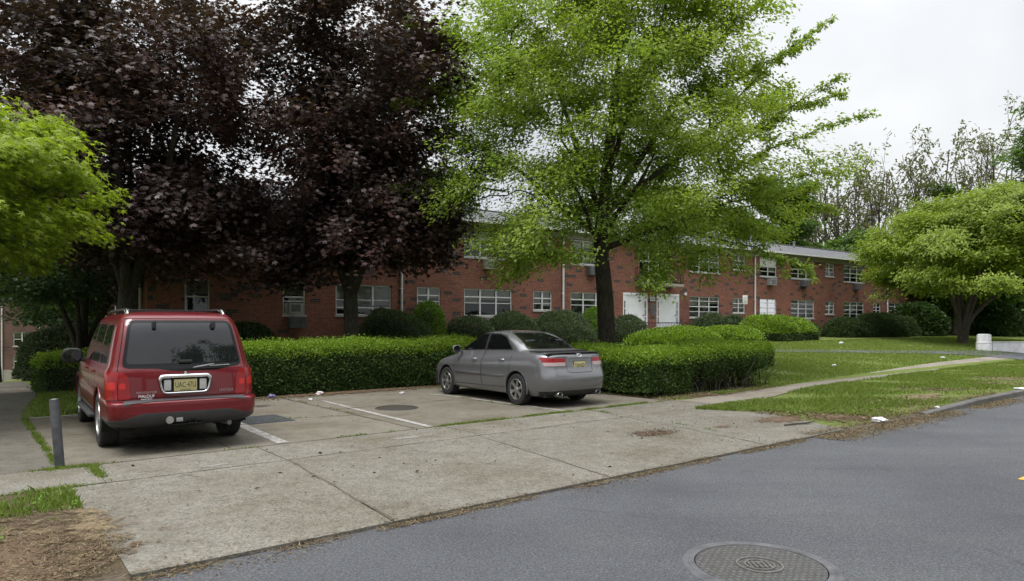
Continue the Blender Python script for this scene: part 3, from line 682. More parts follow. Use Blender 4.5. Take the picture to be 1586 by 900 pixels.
def mbox(bm, mp, l0, l1, d0, d1, z0, z1, mi=0):
    v = [bm.verts.new(mp(l, d, z)) for z in (z0, z1) for l, d in ((l0, d0), (l1, d0), (l1, d1), (l0, d1))]
    for f in ((0, 3, 2, 1), (4, 5, 6, 7), (0, 1, 5, 4), (1, 2, 6, 5), (2, 3, 7, 6), (3, 0, 4, 7)):
        ff = bm.faces.new([v[i] for i in f]); ff.material_index = mi
def window(parent, mp, l0, l1, z0, z1, cols, bars, blind=.5, sill=True, fr=.055, panel=False, detail=True):
    bm = bmesh.new(); f0, f1 = .045, .10
    mbox(bm, mp, l0 + .003, l0 + fr, f0, f1, z0 + .003, z1 - .003); mbox(bm, mp, l1 - fr, l1 - .003, f0, f1, z0 + .003, z1 - .003)
    mbox(bm, mp, l0 + fr, l1 - fr, f0, f1, z1 - fr, z1 - .003); mbox(bm, mp, l0 + fr, l1 - fr, f0, f1, z0 + .003, z0 + fr)
    w = (l1 - l0) / cols
    for c in range(1, cols): mbox(bm, mp, l0 + c * w - .04, l0 + c * w + .04, f0 + .002, f1 - .002, z0 + fr, z1 - fr)
    for c in range(cols):
        a_ = l0 + c * w + (fr if c == 0 else .04); b2 = l0 + (c + 1) * w - (fr if c == cols - 1 else .04)
        for k, q_ in enumerate(bars):
            zz = z0 + (z1 - z0) * q_; th = .028 if k == len(bars) // 2 else .018
            mbox(bm, mp, a_, b2, f0 + .008, f1 - .008, zz - th, zz + th)
        if panel:
            mbox(bm, mp, a_ - .02, b2 + .02, f0 + .004, f0 + .02, z0 + (z1 - z0) * .55, z1 - fr)
    o = obj('window', bm, M['white_paint'], parent, sharp=30)
    bm = bmesh.new(); bm.faces.new([bm.verts.new(mp(l, .075, z)) for l, z in ((l0 + .01, z0 + .01), (l1 - .01, z0 + .01), (l1 - .01, z1 - .01), (l0 + .01, z1 - .01))])
    obj('pane', bm, M['pane'], o, sharp=0)
    if sill:
        bm = bmesh.new(); mbox(bm, mp, l0 - .05, l1 + .05, -.045, .12, z0 - .07, z0 - .002); obj('sill', bm, M['sill'], o)
    if detail:
        bm = bmesh.new(); n = 0
        for c in range(cols):
            bl = min(.80, max(0, blind + random.uniform(-.25, .25)))
            if bl > .12:
                n += 1; mbox(bm, mp, l0 + c * w + .05, l0 + (c + 1) * w - .05, .14, .15, z1 - (z1 - z0) * bl, z1 - .02)
        if n: obj('blind', bm, M['blind'], o)
        else: bm.free()
    return o
def front(l, d, z): return Vector((l, d, z))
def leftside(l, d, z): return Vector((T0 + d, l, z))
TRI = (.28, .52, .78); DBL = (.35, .62); SGL = (.5,)
LOW = [(286, 325, 'S'), (438, 473, 'A'), (520, 606, 'T'), (646, 682, 'd'), (719, 793, 'T'), (826, 855, 'd'), (884, 943, 'T'), (1068, 1114, 'T'), (1135, 1154, 'd'),
       (1177, 1203, 'D'), (1225, 1261, 'T'), (1278, 1292, 'd'), (1307, 1338, 'T'), (1352, 1364, 'd'), (1377, 1405, 'T')]
UPP = [(289, 327, 'S'), (438, 473, 'S'), (520, 606, 'T'), (648, 682, 'd'), (719, 793, 'T'), (826, 855, 'd'), (884, 943, 'T'), (1068, 1114, 'T'), (1135, 1154, 'd'),
       (1177, 1203, 'P'), (1225, 1261, 'T'), (1278, 1292, 'd'), (1307, 1338, 'T'), (1352, 1364, 'd'), (1377, 1405, 'T')]
wins, ops = [], []
for lst, zs, zh in ((LOW, ZL, ZLH), (UPP, ZU, ZUH)):
    for x0, x1, k in lst:
        zz = zs + (.30 if k == 'd' else 0)
        wins.append((pt(x0), pt(x1), zz, zh, k)); ops.append((pt(x0), pt(x1), zz, zh))
ZD = 1.22
doors = [(pt(965), pt(1003)), (pt(1017), pt(1052))]
for a_, b2 in doors: ops.append((a_, b2, ZD, ZD + 2.18))
bal = (pt(990), pt(1036)); ops.append((bal[0], bal[1], 3.95, 6.0))
base = (pt(444), pt(477), .42, .90); ops.append(base)
wall_mesh('wall', T0, T1, -.3, ZE, ops, front, M['brick'], block)
for a_, b2, z0, z1, k in wins:
    cols, bars = {'T': (3, TRI), 'd': (2, DBL), 'D': (2, TRI), 'S': (1, SGL), 'A': (1, (.42, .55)), 'P': (2, TRI)}[k]
    if k == 'T' and a_ < 8: bars = (.48, .70) if random.random() < .7 else (.5, .25)
    window(block, front, a_, b2, z0, z1, cols, bars, blind={'S': .25, 'A': .4}.get(k, random.choice((.45, .6, .75, .5))), panel=(k == 'P'))
window(block, front, base[0], base[1], base[2], base[3], 2, (), .5, sill=False)
# balcony window and railing over the entrance
window(block, front, bal[0], bal[1], 3.95, 6.0, 3, (.6,), .15, sill=False)
bm = bmesh.new(); mbox(bm, front, bal[0] - .3, bal[1] + .3, -.85, -.002, 3.78, 3.92); obj('balcony_slab', bm, M['soffit'], block)
bm = bmesh.new()
la, lb = bal[0] - .28, bal[1] + .28
for z in (4.0, 4.75): mbox(bm, front, la, lb, -.84, -.80, z, z + .04); mbox(bm, front, la, la + .03, -.80, 0, z, z + .04); mbox(bm, front, lb - .03, lb, -.80, 0, z, z + .04)
n = int((lb - la) / .11)
for i in range(n + 1): mbox(bm, front, la + i * (lb - la) / n - .009, la + i * (lb - la) / n + .009, -.83, -.812, 3.92, 4.76)
for i in range(7):
    for l in (la + .015, lb - .015): mbox(bm, front, l - .009, l + .009, -.75 + i * .12, -.732 + i * .12, 3.92, 4.76)
obj('balcony_railing', bm, M['black_metal'], block)
# doors with sidelights
for a_, b2 in doors:
    bm = bmesh.new(); z1 = ZD + 2.18
    mbox(bm, front, a_ + .003, a_ + .07, .0, .11, ZD, z1 - .003); mbox(bm, front, b2 - .07, b2 - .003, .0, .11, ZD, z1 - .003); mbox(bm, front, a_ + .07, b2 - .07, .0, .11, z1 - .12, z1 - .003)
    sw = .17
    for l in (a_ + .07, b2 - .07 - sw):
        mbox(bm, front, l, l + .035, .02, .10, ZD, z1 - .12); mbox(bm, front, l + sw - .035, l + sw, .02, .10, ZD, z1 - .12)
        for q0, q1 in ((0, .45), (.85, .90), (1.28, 1.33), (1.72, 2.06)): mbox(bm, front, l + .035, l + sw - .035, .022, .098, ZD + q0, ZD + q1)
    fr = obj('door_frame', bm, M['white_door'], block)
    for l in (a_ + .07, b2 - .07 - sw):
        bm = bmesh.new(); mbox(bm, front, l + .03, l + sw - .03, .06, .065, ZD + .44, ZD + 1.75); obj('sidelight', bm, M['screen'], fr)
    bm = bmesh.new(); l0, l1 = a_ + .07 + sw + .004, b2 - .07 - sw - .004
    mbox(bm, front, l0, l1, .05, .095, ZD + .01, z1 - .124)
    w = (l1 - l0)
    for c in range(2):
        for z0, zz in ((.15, .62), (.75, 1.35), (1.48, 1.9)):
            mbox(bm, front, l0 + .1 + c * w * .46, l0 + w * .46 + c * w * .46, .043, .0498, ZD + z0, ZD + zz)
    dr = obj('door', bm, M['white_door'], block)
    bm = bmesh.new(); lathe(bm, [(.01, -.03), (.03, -.025), (.034, -.01), (.014, .0), (.014, .04)], (l1 - .08, .01, ZD + .95), 'Y', 12); obj('handle', bm, M['black_metal'], dr)
# entrance step and lamp
bm = bmesh.new(); ea, eb = doors[0][0] - .6, doors[1][1] + .6
mbox(bm, front, ea, eb, -1.6, -.003, -.2, ZD - .02); mbox(bm, front, ea, eb, -1.95, -1.6, -.2, ZD - .2); mbox(bm, front, ea, eb, -2.3, -1.95, -.2, ZD - .36)
obj('entrance_steps', bm, M['sill'], block)
bm = bmesh.new(); lm = (doors[0][1] + doors[1][0]) / 2
lathe(bm, [(.01, 3.86), (.05, 3.84), (.07, 3.70), (.11, 3.62), (.11, 3.60), (.01, 3.60)], (lm, -.16, 0), 'Z', 12); mbox(bm, front, lm - .02, lm + .02, -.17, 0, 3.80, 3.84)
obj('wall_lamp', bm, M['white_paint'], block)
bm = bmesh.new(); lathe(bm, [(.01, 3.5), (.07, 3.48), (.085, 3.42), (.07, 3.34), (.01, 3.32)], (pt(1059), -.13, 0), 'Z', 12); mbox(bm, front, pt(1059) - .02, pt(1059) + .02, -.1, 0, 3.39, 3.45)
obj('wall_lamp', bm, M['white_paint'], block)
# air conditioners through the wall under windows
def ac(t, z, mat, w=.62, h=.42, d=.34):
    bm = bmesh.new(); mbox(bm, front, t - w / 2, t + w / 2, -d, .05, z - h, z); o = obj('air_conditioner', bm, mat, block)
    bm = bmesh.new()
    for i in range(9): mbox(bm, front, t - w / 2 + .03 + i * (w - .06) / 9, t - w / 2 + .03 + i * (w - .06) / 9 + .03, -d - .008, -d - .001, z - h + .04, z - .05)
    obj('grille', bm, M['ac_dark'], o)
for x, z, mm in ((756, ZU - .10, 'ac_metal'), (1192, ZU - .14, 'ac_metal'), (1243, ZU - .10, 'ac_dark'), (1325, ZU - .12, 'ac_dark'), (760, ZL - .09, 'ac_metal'), (1245, ZL - .10, 'ac_metal'), (458, ZL - .09, 'ac_dark'), (915, ZU - .12, 'ac_dark')):
    ac(pt(x), z, M[mm])
bm = bmesh.new(); mbox(bm, front, pt(447), pt(467), -.12, .1, ZL + .06, ZL + .45); mbox(bm, front, pt(441), pt(447) - .01, .02, .05, ZL + .06, ZL + .45); mbox(bm, front, pt(467) + .01, pt(471), .02, .05, ZL + .06, ZL + .45)
o = obj('air_conditioner', bm, M['ac_metal'], block)
bm = bmesh.new(); mbox(bm, front, pt(450), pt(464), -.128, -.121, ZL + .12, ZL + .40); obj('grille', bm, M['ac_dark'], o)
# downspouts, gutter, soffit
for x in (621, 871, 1168, 1373):
    bm = bmesh.new(); t = pt(x)
    tube(bm, [(t, -.42, 6.28), (t, -.40, 6.2), (t, -.08, 6.0), (t, -.08, 5.9), (t, -.08, .55), (t, -.16, .45)], .052, 8)
    for z in (1.6, 3.2, 4.8): mbox(bm, front, t - .075, t + .075, -.09, -.002, z, z + .05)
    obj('downspout', bm, M['white_paint'], block)
for d in (1.0, 11.6):
    bm = bmesh.new(); tube(bm, [(T0 - .40, d, 6.25), (T0 - .08, d, 6.0), (T0 - .08, d, .3)], .052, 8); obj('downspout', bm, M['white_paint'], block)
EV = .45
bm = bmesh.new()
mbox(bm, front, T0 - EV, T1 + EV, -EV - .07, -EV + .02, ZE + .0, ZE + .10); mbox(bm, front, T0 - EV - .07, T0 - EV, -EV, DEP + EV, ZE + .0, ZE + .10)
obj('gutter', bm, M['white_paint'], block)
bm = bmesh.new()
mbox(bm, front, T0 - EV, T1 + EV, -EV, -.003, ZE - .02, ZE + .03); mbox(bm, front, T0 - EV + .003, T0 - .003, -.003, DEP + EV, ZE - .017, ZE + .027)
mbox(bm, front, T0 - .02, T1 + .02, -.03, -.002, ZE - .27, ZE - .021); mbox(bm, front, T0 - .03, T0 - .002, -.002, DEP, ZE - .27, ZE - .02)
obj('soffit', bm, M['soffit'], block)
# end walls and back
lo = [(1.9, 2.75, ZL, ZLH), (8.6, 9.6, ZL, ZLH), (1.9, 2.75, ZU, ZUH), (8.6, 9.6, ZU, ZUH), (5.2, 6.2, ZL, ZLH), (5.2, 6.2, ZU, ZUH)]
wall_mesh('wall', 0, DEP, -3.5, ZE, lo, leftside, M['brick'], block)
for q_ in lo: window(block, leftside, *q_, 1, (.5, .75), .4)
wall_mesh('wall', 0, DEP, -.3, ZE, [], lambda l, d, z: Vector((T1 - d, l, z)), M['brick'], block)
wall_mesh('wall', T0, T1, -3.5, ZE, [], lambda l, d, z: Vector((l, DEP - d, z)), M['brick'], block)
# hip roof
bm = bmesh.new(); uvl = bm.loops.layers.uv.new('uv')
zr, hd = 8.15, DEP / 2
A = [(T0 - EV - .05, -EV - .05), (T1 + EV, -EV - .05), (T1 + EV, DEP + EV), (T0 - EV - .05, DEP + EV)]
za = ZE + .11; RA, RB = (T0 + hd - .6, hd, zr), (T1 - hd + .6, hd, zr)
def rf(ps, along, z0=None):
    f = bm.faces.new([bm.verts.new(p) for p in ps]); o0 = Vector(ps[0]); e = (Vector(ps[1]) - o0).normalized()
    for lp in f.loops:
        v = lp.vert.co - o0; u = v.dot(e); lp[uvl].uv = (u, (v - e * u).length)
P = [(*p, za) for p in A]
rf([P[0], P[1], RB, RA], 0); rf([P[1], P[2], RB], 0); rf([P[2], P[3], RA, RB], 0); rf([P[3], P[0], RA], 0)
roof = obj('roof', bm, M['shingle'], block, sharp=10)
bm = bmesh.new(); mbox(bm, front, T0 - EV - .045, T1 + EV - .01, -EV - .045, DEP + EV - .01, ZE + .031, za - .002); obj('fascia', bm, M['white_paint'], roof)
bm = bmesh.new()
tube(bm, [RA, ((RA[0] + RB[0]) / 2, hd, zr), RB], .09, 6); obj('ridge_cap', bm, M['shingle'], roof)
for t, d, h in ((pt(1270), 5.6, .5), (pt(1318), 4.6, .45), (pt(1225), 6.3, .35), (pt(560), 4.5, .6)):
    bm = bmesh.new(); z = za + (zr - za) * d / hd
    lathe(bm, [(.09, -.2), (.09, h), (.13, h + .01), (.13, h + .07), (.01, h + .09)], (t, d, z), 'Z', 10); obj('vent_pipe', bm, M['grey_metal'], roof)

# entrance things
def sign_thing(name, label, cat, t, w, z0, z1, mat, frame):
    r = thing(name, label, cat, bworld(t, -.002, z0), BR)
    bm = bmesh.new(); box(bm, -w / 2, w / 2, -.035, 0, 0, z1 - z0, .006); obj('frame', bm, frame, r)
    bm = bmesh.new(); box(bm, -w / 2 + .035, w / 2 - .035, -.04, -.036, .035, z1 - z0 - .035); obj('face', bm, mat, r)
    return r
sb = sign_thing('notice_sign', 'small white sign in a black frame on the brick between the two white doors', 'sign', lm, .50, 2.93, 3.24, M['white_paint'], M['black_metal'])
bm = bmesh.new()
for k, (w, z) in enumerate(((.36, .20), (.30, .15), (.34, .10))): box(bm, -w / 2, w / 2, -.043, -.041, z, z + .022)
obj('lettering', bm, M['black_metal'], sb)
sign_thing('intercom_panel', 'dark narrow panel on the brick below the small framed sign', 'panel', lm + .02, .34, 2.2, 2.82, M['ac_dark'], M['grey_metal'])
def railing(name, label, pts, z_of, h=.85):
    r = thing(name, label, 'railing', bworld(*pts[0], 0), BR)
    o0 = pts[0]
    bm = bmesh.new(); bb = bmesh.new()
    for (a0, d0), (a1, d1) in zip(pts[:-1], pts[1:]):
        n = max(2, int(math.dist((a0, d0), (a1, d1)) / .12))
        tube(bm, [(a0 - o0[0], d0 - o0[1], z_of(a0, d0) + h), (a1 - o0[0], d1 - o0[1], z_of(a1, d1) + h)], .022, 6)
        tube(bm, [(a0 - o0[0], d0 - o0[1], z_of(a0, d0) + .1), (a1 - o0[0], d1 - o0[1], z_of(a1, d1) + .1)], .014, 6)
        for i in range(n + 1):
            u = i / n; a_, d = a0 + (a1 - a0) * u, d0 + (d1 - d0) * u; z = z_of(a_, d)
            tube(bb, [(a_ - o0[0], d - o0[1], z), (a_ - o0[0], d - o0[1], z + h)], .011, 5)
    obj('handrail', bm, M['black_metal'], r); obj('balusters', bb, M['black_metal'], r)
railing('railing', 'black metal railing before the two white entrance doors', [(ea + .1, -1.5), (eb - 1.3, -1.5)], lambda a_, d: ZD - .02, .55)
railing('railing', 'black metal railing running right of the entrance steps to the wide ground floor window', [(eb + .1, -2.0), (eb + 3.4, -2.0)], lambda a_, d: ZD - .45, .95)

# the brown block far left, down the slope
far = thing('brown_brick_building', 'distant brown brick block with white windows at the end of the path', 'building', (-43.0, 62.0, -3.5), R(8))
fl = lambda l, d, z: Vector((l, d, z))
wf = [(-1.62, -.22, 1.25, 2.35), (-1.62, -.22, 3.15, 4.42), (-6.6, -5.0, 1.25, 2.35), (-6.6, -5.0, 3.15, 4.42), (-10.6, -9.0, 1.25, 2.35)]
wall_mesh('wall', -16, .75, -.5, 8.6, wf, fl, M['brick_far'], far)
for q_ in wf: window(far, fl, *q_, 2, (.5,), .6)
wall_mesh('wall', 0, 11, -.5, 8.6, [], lambda l, d, z: Vector((.75 - d, l, z)), M['brick_far'], far)
bm = bmesh.new(); uvl = bm.loops.layers.uv.new('uv'); rf([(-16.5, -.5, 8.6), (1.2, -.5, 8.6), (-3, 5.5, 10.6), (-12, 5.5, 10.6)], 0); rf([(1.2, -.5, 8.6), (1.2, 11.5, 8.6), (-3, 5.5, 10.6)], 0); obj('roof', bm, M['shingle'], far, sharp=0)
for l in (-2.5, .62):
    bm = bmesh.new(); tube(bm, [(l, -.08, 8.5), (l, -.08, .2)], .06, 6); obj('downspout', bm, M['white_paint'], far)
bm = bmesh.new(); box(bm, -16, .8, -.04, -.003, -.5, 1.05); obj('plinth', bm, M['soffit'], far)
# ------------------------------------------------------------------ leaves, trees, hedges, shrubs
def norm(a): return a / np.maximum(1e-9, np.linalg.norm(a, axis=-1, keepdims=True))
def star(tip, notch, spread=1.0):
    pol = [(0, 1.0), (26, notch), (52, tip), (80, notch * .85), (108, tip * .66), (165, .16)]
    pts = [(r * math.cos(R(a_)), r * math.sin(R(a_))) for a_, r in pol]
    pts = pts + [(x, -y) for x, y in pts[:0:-1]]
    return np.array([(.2 + x * .8, y * .8, -.10 * abs(y) - .10 * max(0, x) ** 2) for x, y in pts])
LEAF = {
    'ovate': (np.array([(0, 0, 0), (.42, .27, .05), (1, 0, -.08), (.42, -.27, .05)]), [[0, 1, 2], [0, 2, 3]]),
    'maple': (star(.88, .50), [list(range(11))]),
    'lace': (star(.85, .30), [list(range(11))]),
    'spray': (np.array([(0, 0, 0), (.3, .20, .04), (.55, .08, 0), (.8, .26, .03), (1.0, 0, -.08), (.8, -.24, .03), (.55, -.08, 0), (.3, -.22, .04)]), [list(range(8))]),
    'needle': (np.array([(0, -.10, 0), (.9, -.05, .04), (1.0, .04, .03), (0, .10, 0)]), [[0, 1, 2, 3]]),
}
def leaves(name, pos, tip, nrm, size, kind, mat, parent=None, rg=None):
    T, Fc = LEAF[kind]; n, k = len(pos), len(T)
    tip = norm(tip); b = norm(np.cross(nrm, tip)); nn = np.cross(tip, b)
    sz = np.asarray(size)[:, None, None]
    V = pos[:, None, :] + sz * (T[None, :, 0, None] * tip[:, None, :] + T[None, :, 1, None] * b[:, None, :] + T[None, :, 2, None] * nn[:, None, :])
    off = (np.arange(n) * k)[:, None]
    flat = np.concatenate([np.array(f) for f in Fc]); I = (off + flat[None, :]).ravel()
    L = np.tile([len(f) for f in Fc], n)
    return mesh_np(name, V.reshape(-1, 3), L, I, mat, parent)

class Wood:
    """tubes of one tree gathered into one mesh"""
    def __init__(s): s.V, s.F, s.n = [], [], 0
    def tube(s, P, Rr, k):
        P = np.asarray(P, float); m = len(P)
        d = np.gradient(P, axis=0); d = norm(d)
        ref = np.array([1., 0, 0]) if abs(d[0][0]) < .8 else np.array([0, 1., 0])
        a_ = norm(np.cross(d, ref)); b2 = np.cross(d, a_)
        ang = np.arange(k) * 2 * math.pi / k
        ring = P[:, None, :] + np.asarray(Rr)[:, None, None] * (np.cos(ang)[None, :, None] * a_[:, None, :] + np.sin(ang)[None, :, None] * b2[:, None, :])
        s.V.append(ring.reshape(-1, 3))
        i, j = np.meshgrid(np.arange(m - 1), np.arange(k), indexing='ij'); j2 = (j + 1) % k
        s.F.append((s.n + np.stack([i * k + j, i * k + j2, (i + 1) * k + j2, (i + 1) * k + j], -1)).reshape(-1, 4)); s.n += m * k
    def build(s, name, mat, parent):
        F = np.concatenate(s.F); return mesh_np(name, np.concatenate(s.V), np.full(len(F), 4), F.ravel(), mat, parent, smooth=True)

def smooth_path(pts, step=.3):
    pts = np.asarray(pts, float); out = []
    m = len(pts)
    for i in range(m - 1):
        p0, p1, p2, p3 = pts[max(0, i - 1)], pts[i], pts[i + 1], pts[min(m - 1, i + 2)]
        n = max(2, int(np.linalg.norm(p2[:3] - p1[:3]) / step))
        for t in np.arange(n) / n:
            out.append(.5 * (2 * p1 + (p2 - p0) * t + (2 * p0 - 5 * p1 + 4 * p2 - p3) * t * t + (3 * p1 - p0 - 3 * p2 + p3) * t ** 3))
    out.append(pts[-1]); return np.array(out)

def grow(rg, trunks, targets, first_z, tip_r=.006, expo=2.35, lift=.12, step=.4, wiggle=.05, back=.9, rmax=None):
    """a branching skeleton from trunk polylines (x, y, z, r) to every target point. Returns chains and radii"""
    P, PAR, RT = [], [], []; chains = []
    for tr in trunks:
        sp = smooth_path(tr, .3); idx = []
        for q_ in sp:
            PAR.append(idx[-1] if idx else -1); P.append(q_[:3]); RT.append(max(.01, q_[3])); idx.append(len(P) - 1)
        chains.append((idx, True))
    nt = len(P)
    P = list(P)
    arr = np.zeros((nt + len(targets) * 14, 3)); arr[:nt] = P; cnt = nt
    zmin = np.array([p[2] for p in P])
    c0 = np.array(P[:nt]).mean(0)
    order = np.argsort(np.linalg.norm((targets - c0) * np.array([1, 1, .8]), axis=1))
    ok = np.zeros(len(arr), bool); ok[:nt] = arr[:nt, 2] >= first_z
    for ti in order:
        t = targets[ti]
        d = arr[:cnt] - t; dist = np.linalg.norm(d, axis=1)
        cost = dist + back * np.maximum(0, d[:, 2]) + np.where(ok[:cnt], 0, 1e6)
        i = int(np.argmin(cost)); p = arr[i]
        L = dist[i]; n = min(13, max(2, int(L / step)))
        par = PAR[i]; dirp = (p - arr[par]) if par >= 0 else np.array([0, 0, 1.])
        dirp = dirp / max(1e-6, np.linalg.norm(dirp))
        c = p + dirp * L * .3 + (t - p) * .25 + np.array([0, 0, lift * L])
        idx = [i]; prev = i
        for k in range(1, n + 1):
            u = k / n; q_ = (1 - u) ** 2 * p + 2 * u * (1 - u) * c + u * u * t
            if k < n: q_ = q_ + rg.normal(0, wiggle * min(1, L * .5), 3)
            arr[cnt] = q_; PAR.append(prev); RT.append(0); ok[cnt] = True; prev = cnt; idx.append(cnt); cnt += 1
        chains.append((idx, False))
    acc = np.zeros(cnt)
    kids = np.zeros(cnt, int)
    for k in range(cnt - 1, -1, -1):
        if acc[k] == 0: acc[k] = tip_r ** expo
        if PAR[k] >= 0: acc[PAR[k]] += acc[k]
    rad = acc ** (1 / expo)
    if rmax: rad = np.minimum(rad, rmax)
    rt = np.array(RT); rad = np.where(rt > 0, rt, rad)
    return arr[:cnt], rad, chains

def wood_of(P, rad, chains, name, mat, parent, trunk_sides=14, minr=0.):
    w = Wood()
    for idx, is_trunk in chains:
        r = rad[idx].copy()
        if not is_trunk and len(idx) > 1: r[0] = min(r[0], r[1] * 1.25)
        if r[1] < minr: continue
        k = trunk_sides if is_trunk else (7 if r.max() > .05 else 5 if r.max() > .018 else 3)
        w.tube(P[idx], r, k)
    return w.build(name, mat, parent)

def clumped(rg, n, clumps, inside, spread, flat=.5):
    """n points gathered in clumps; inside(p) accepts a clump centre"""
    cs = []
    while len(cs) < clumps:
        p = inside(rg)
        if p is not None: cs.append(p)
    cs = np.array(cs); i = rg.integers(0, clumps, n)
    return cs[i] + rg.normal(0, 1, (n, 3)) * np.array([spread, spread, spread * flat])

def foliage(rg, P, chains, per, spread, size, kind, mat, parent, center, droop=.35, tilt=.5, along=.6, name='crown', extra=None, keep=None):
    """leaves along the outer part of every branch"""
    pos, out = [], []
    for idx, tr in chains:
        if tr: continue
        q_ = P[idx]; m = per if np.isscalar(per) else int(rg.integers(per[0], per[1]))
        u = 1 - along * rg.random(m) ** 1.3
        f = u * (len(q_) - 1); k = np.minimum(f.astype(int), len(q_) - 2); w = (f - k)[:, None]
        pos.append(q_[k] * (1 - w) + q_[k + 1] * w); out.append(np.tile(q_[-1] - q_[0], (m, 1)))
    pos = np.concatenate(pos); out = norm(np.concatenate(out)); n = len(pos)
    pos = pos + rg.normal(0, 1, (n, 3)) * np.asarray(spread)
    if keep is not None:
        k = keep(pos); pos, out = pos[k], out[k]; n = len(pos)
    rad = norm((pos - center) * np.array([1, 1, .25]))
    tip = out * .5 + rad * .6 + rg.normal(0, .6, (n, 3)); tip[:, 2] = tip[:, 2] * .5 - droop
    nrm = np.array([0, 0, 1.]) + rad * .35 + rg.normal(0, tilt, (n, 3))
    sz = rg.uniform(size[0], size[1], n)
    return leaves(name, pos, tip, nrm, sz, kind, mat, parent)

def flare(base, top, r0, r1, r2, lean=(0, 0)):
    """trunk polyline with a root flare"""
    x, y, z = base; H = top - z
    return [(x, y, z - .15, r0 * 1.25), (x, y, z + .12, r0), (x + lean[0] * .2, y + lean[1] * .2, z + H * .22, r1), (x + lean[0] * .6, y + lean[1] * .6, z + H * .6, (r1 * .6 + r2 * .4)), (x + lean[0], y + lean[1], top, r2)]

def ellipsoid(c, r, zmin=None, shell=.45):
    c = np.array(c); r = np.array(r)
    def f(rg):
        d = rg.normal(0, 1, 3); d /= np.linalg.norm(d); q_ = (shell + (1 - shell) * rg.random()) if rg.random() < .8 else rg.random()
        p = c + d * r * q_
        if zmin is not None and p[2] < (zmin(p) if callable(zmin) else zmin): return None
        return p
    return f

# --- two purple maples
def purple_maple(label, seed, base, r, lean, centers, nt, clumps, leaf_n, first):
    rg = np.random.default_rng(seed)
    t = thing('purple_maple', label, 'tree', (base[0], base[1], base[2]), 0, 'purple maples in front of the brick block')
    b = np.array(base)
    tg = []
    for (c, rr, zm, share) in centers:
        tg.append(clumped(rg, int(nt * share), int(clumps * share), ellipsoid(np.array(c) - b, rr, zm - b[2], .35), .5, .6))
    tg = np.concatenate(tg)
    top = max(c[2] for c, *_ in centers) + 2 - b[2]
    tr = flare((0, 0, 0), 2.6, r * 1.35, r, r * .85, (lean[0] * .3, lean[1] * .3))
    x, y = lean[0] * .3, lean[1] * .3
    limbs = [tr]
    for k in range(5):
        a_ = k * 2.4 + seed; sp = rg.uniform(1.0, 2.2); h = rg.uniform(6.0, 8.5)
        limbs.append([(x, y, 2.3, r * .62), (x + math.cos(a_) * sp * .25, y + math.sin(a_) * sp * .25, 3.4, r * .5), (x + math.cos(a_) * sp * .7, y + math.sin(a_) * sp * .7, h * .72, r * .34), (x + math.cos(a_) * sp, y + math.sin(a_) * sp, h, r * .15)])
    P, rad, ch = grow(rg, limbs, tg, 2.2, .006, 2.4, .10, rmax=r * .45)
    wood_of(P, rad, ch, 'trunk', M['bark_purple'], t)
    foliage(rg, P, ch, leaf_n, (.26, .26, .20), (.11, .18), 'maple', M['leaf_purple'], t, np.array([x, y, 5.5]), .35, .42, .75)
    return t
purple_maple('big purple leaved maple rising behind the red car, its trunk near the block corner', 5, (-11.1, 19.8, tz(-11.1, 19.8)), .29, (.3, .1),
             [((-11.4, 20.2, 8.8), (5.0, 6.0, 5.2), 3.8, .62), ((-10.8, 20.0, 6.2), (4.7, 4.7, 1.9), 4.0, .17), ((-10.0, 20.0, 4.8), (4.3, 4.3, 1.9), 3.0, .21)], 1500, 230, (44, 64), 2.2)
purple_maple('purple leaved maple with a bare lower trunk behind the hedge between the two cars', 9, (-5.2, 22.4, tz(-5.2, 22.4)), .25, (-.1, -.1),
             [((-5.1, 22.8, 9.4), (4.3, 5.4, 5.8), 4.0, .60), ((-4.9, 22.0, 6.6), (3.9, 4.2, 1.9), 4.0, .15), ((-6.1, 21.2, 4.5), (2.1, 2.0, 1.6), 2.5, .12), ((-3.3, 21.6, 4.6), (2.5, 2.4, 1.6), 3.0, .13)], 1500, 230, (44, 64), 2.2)

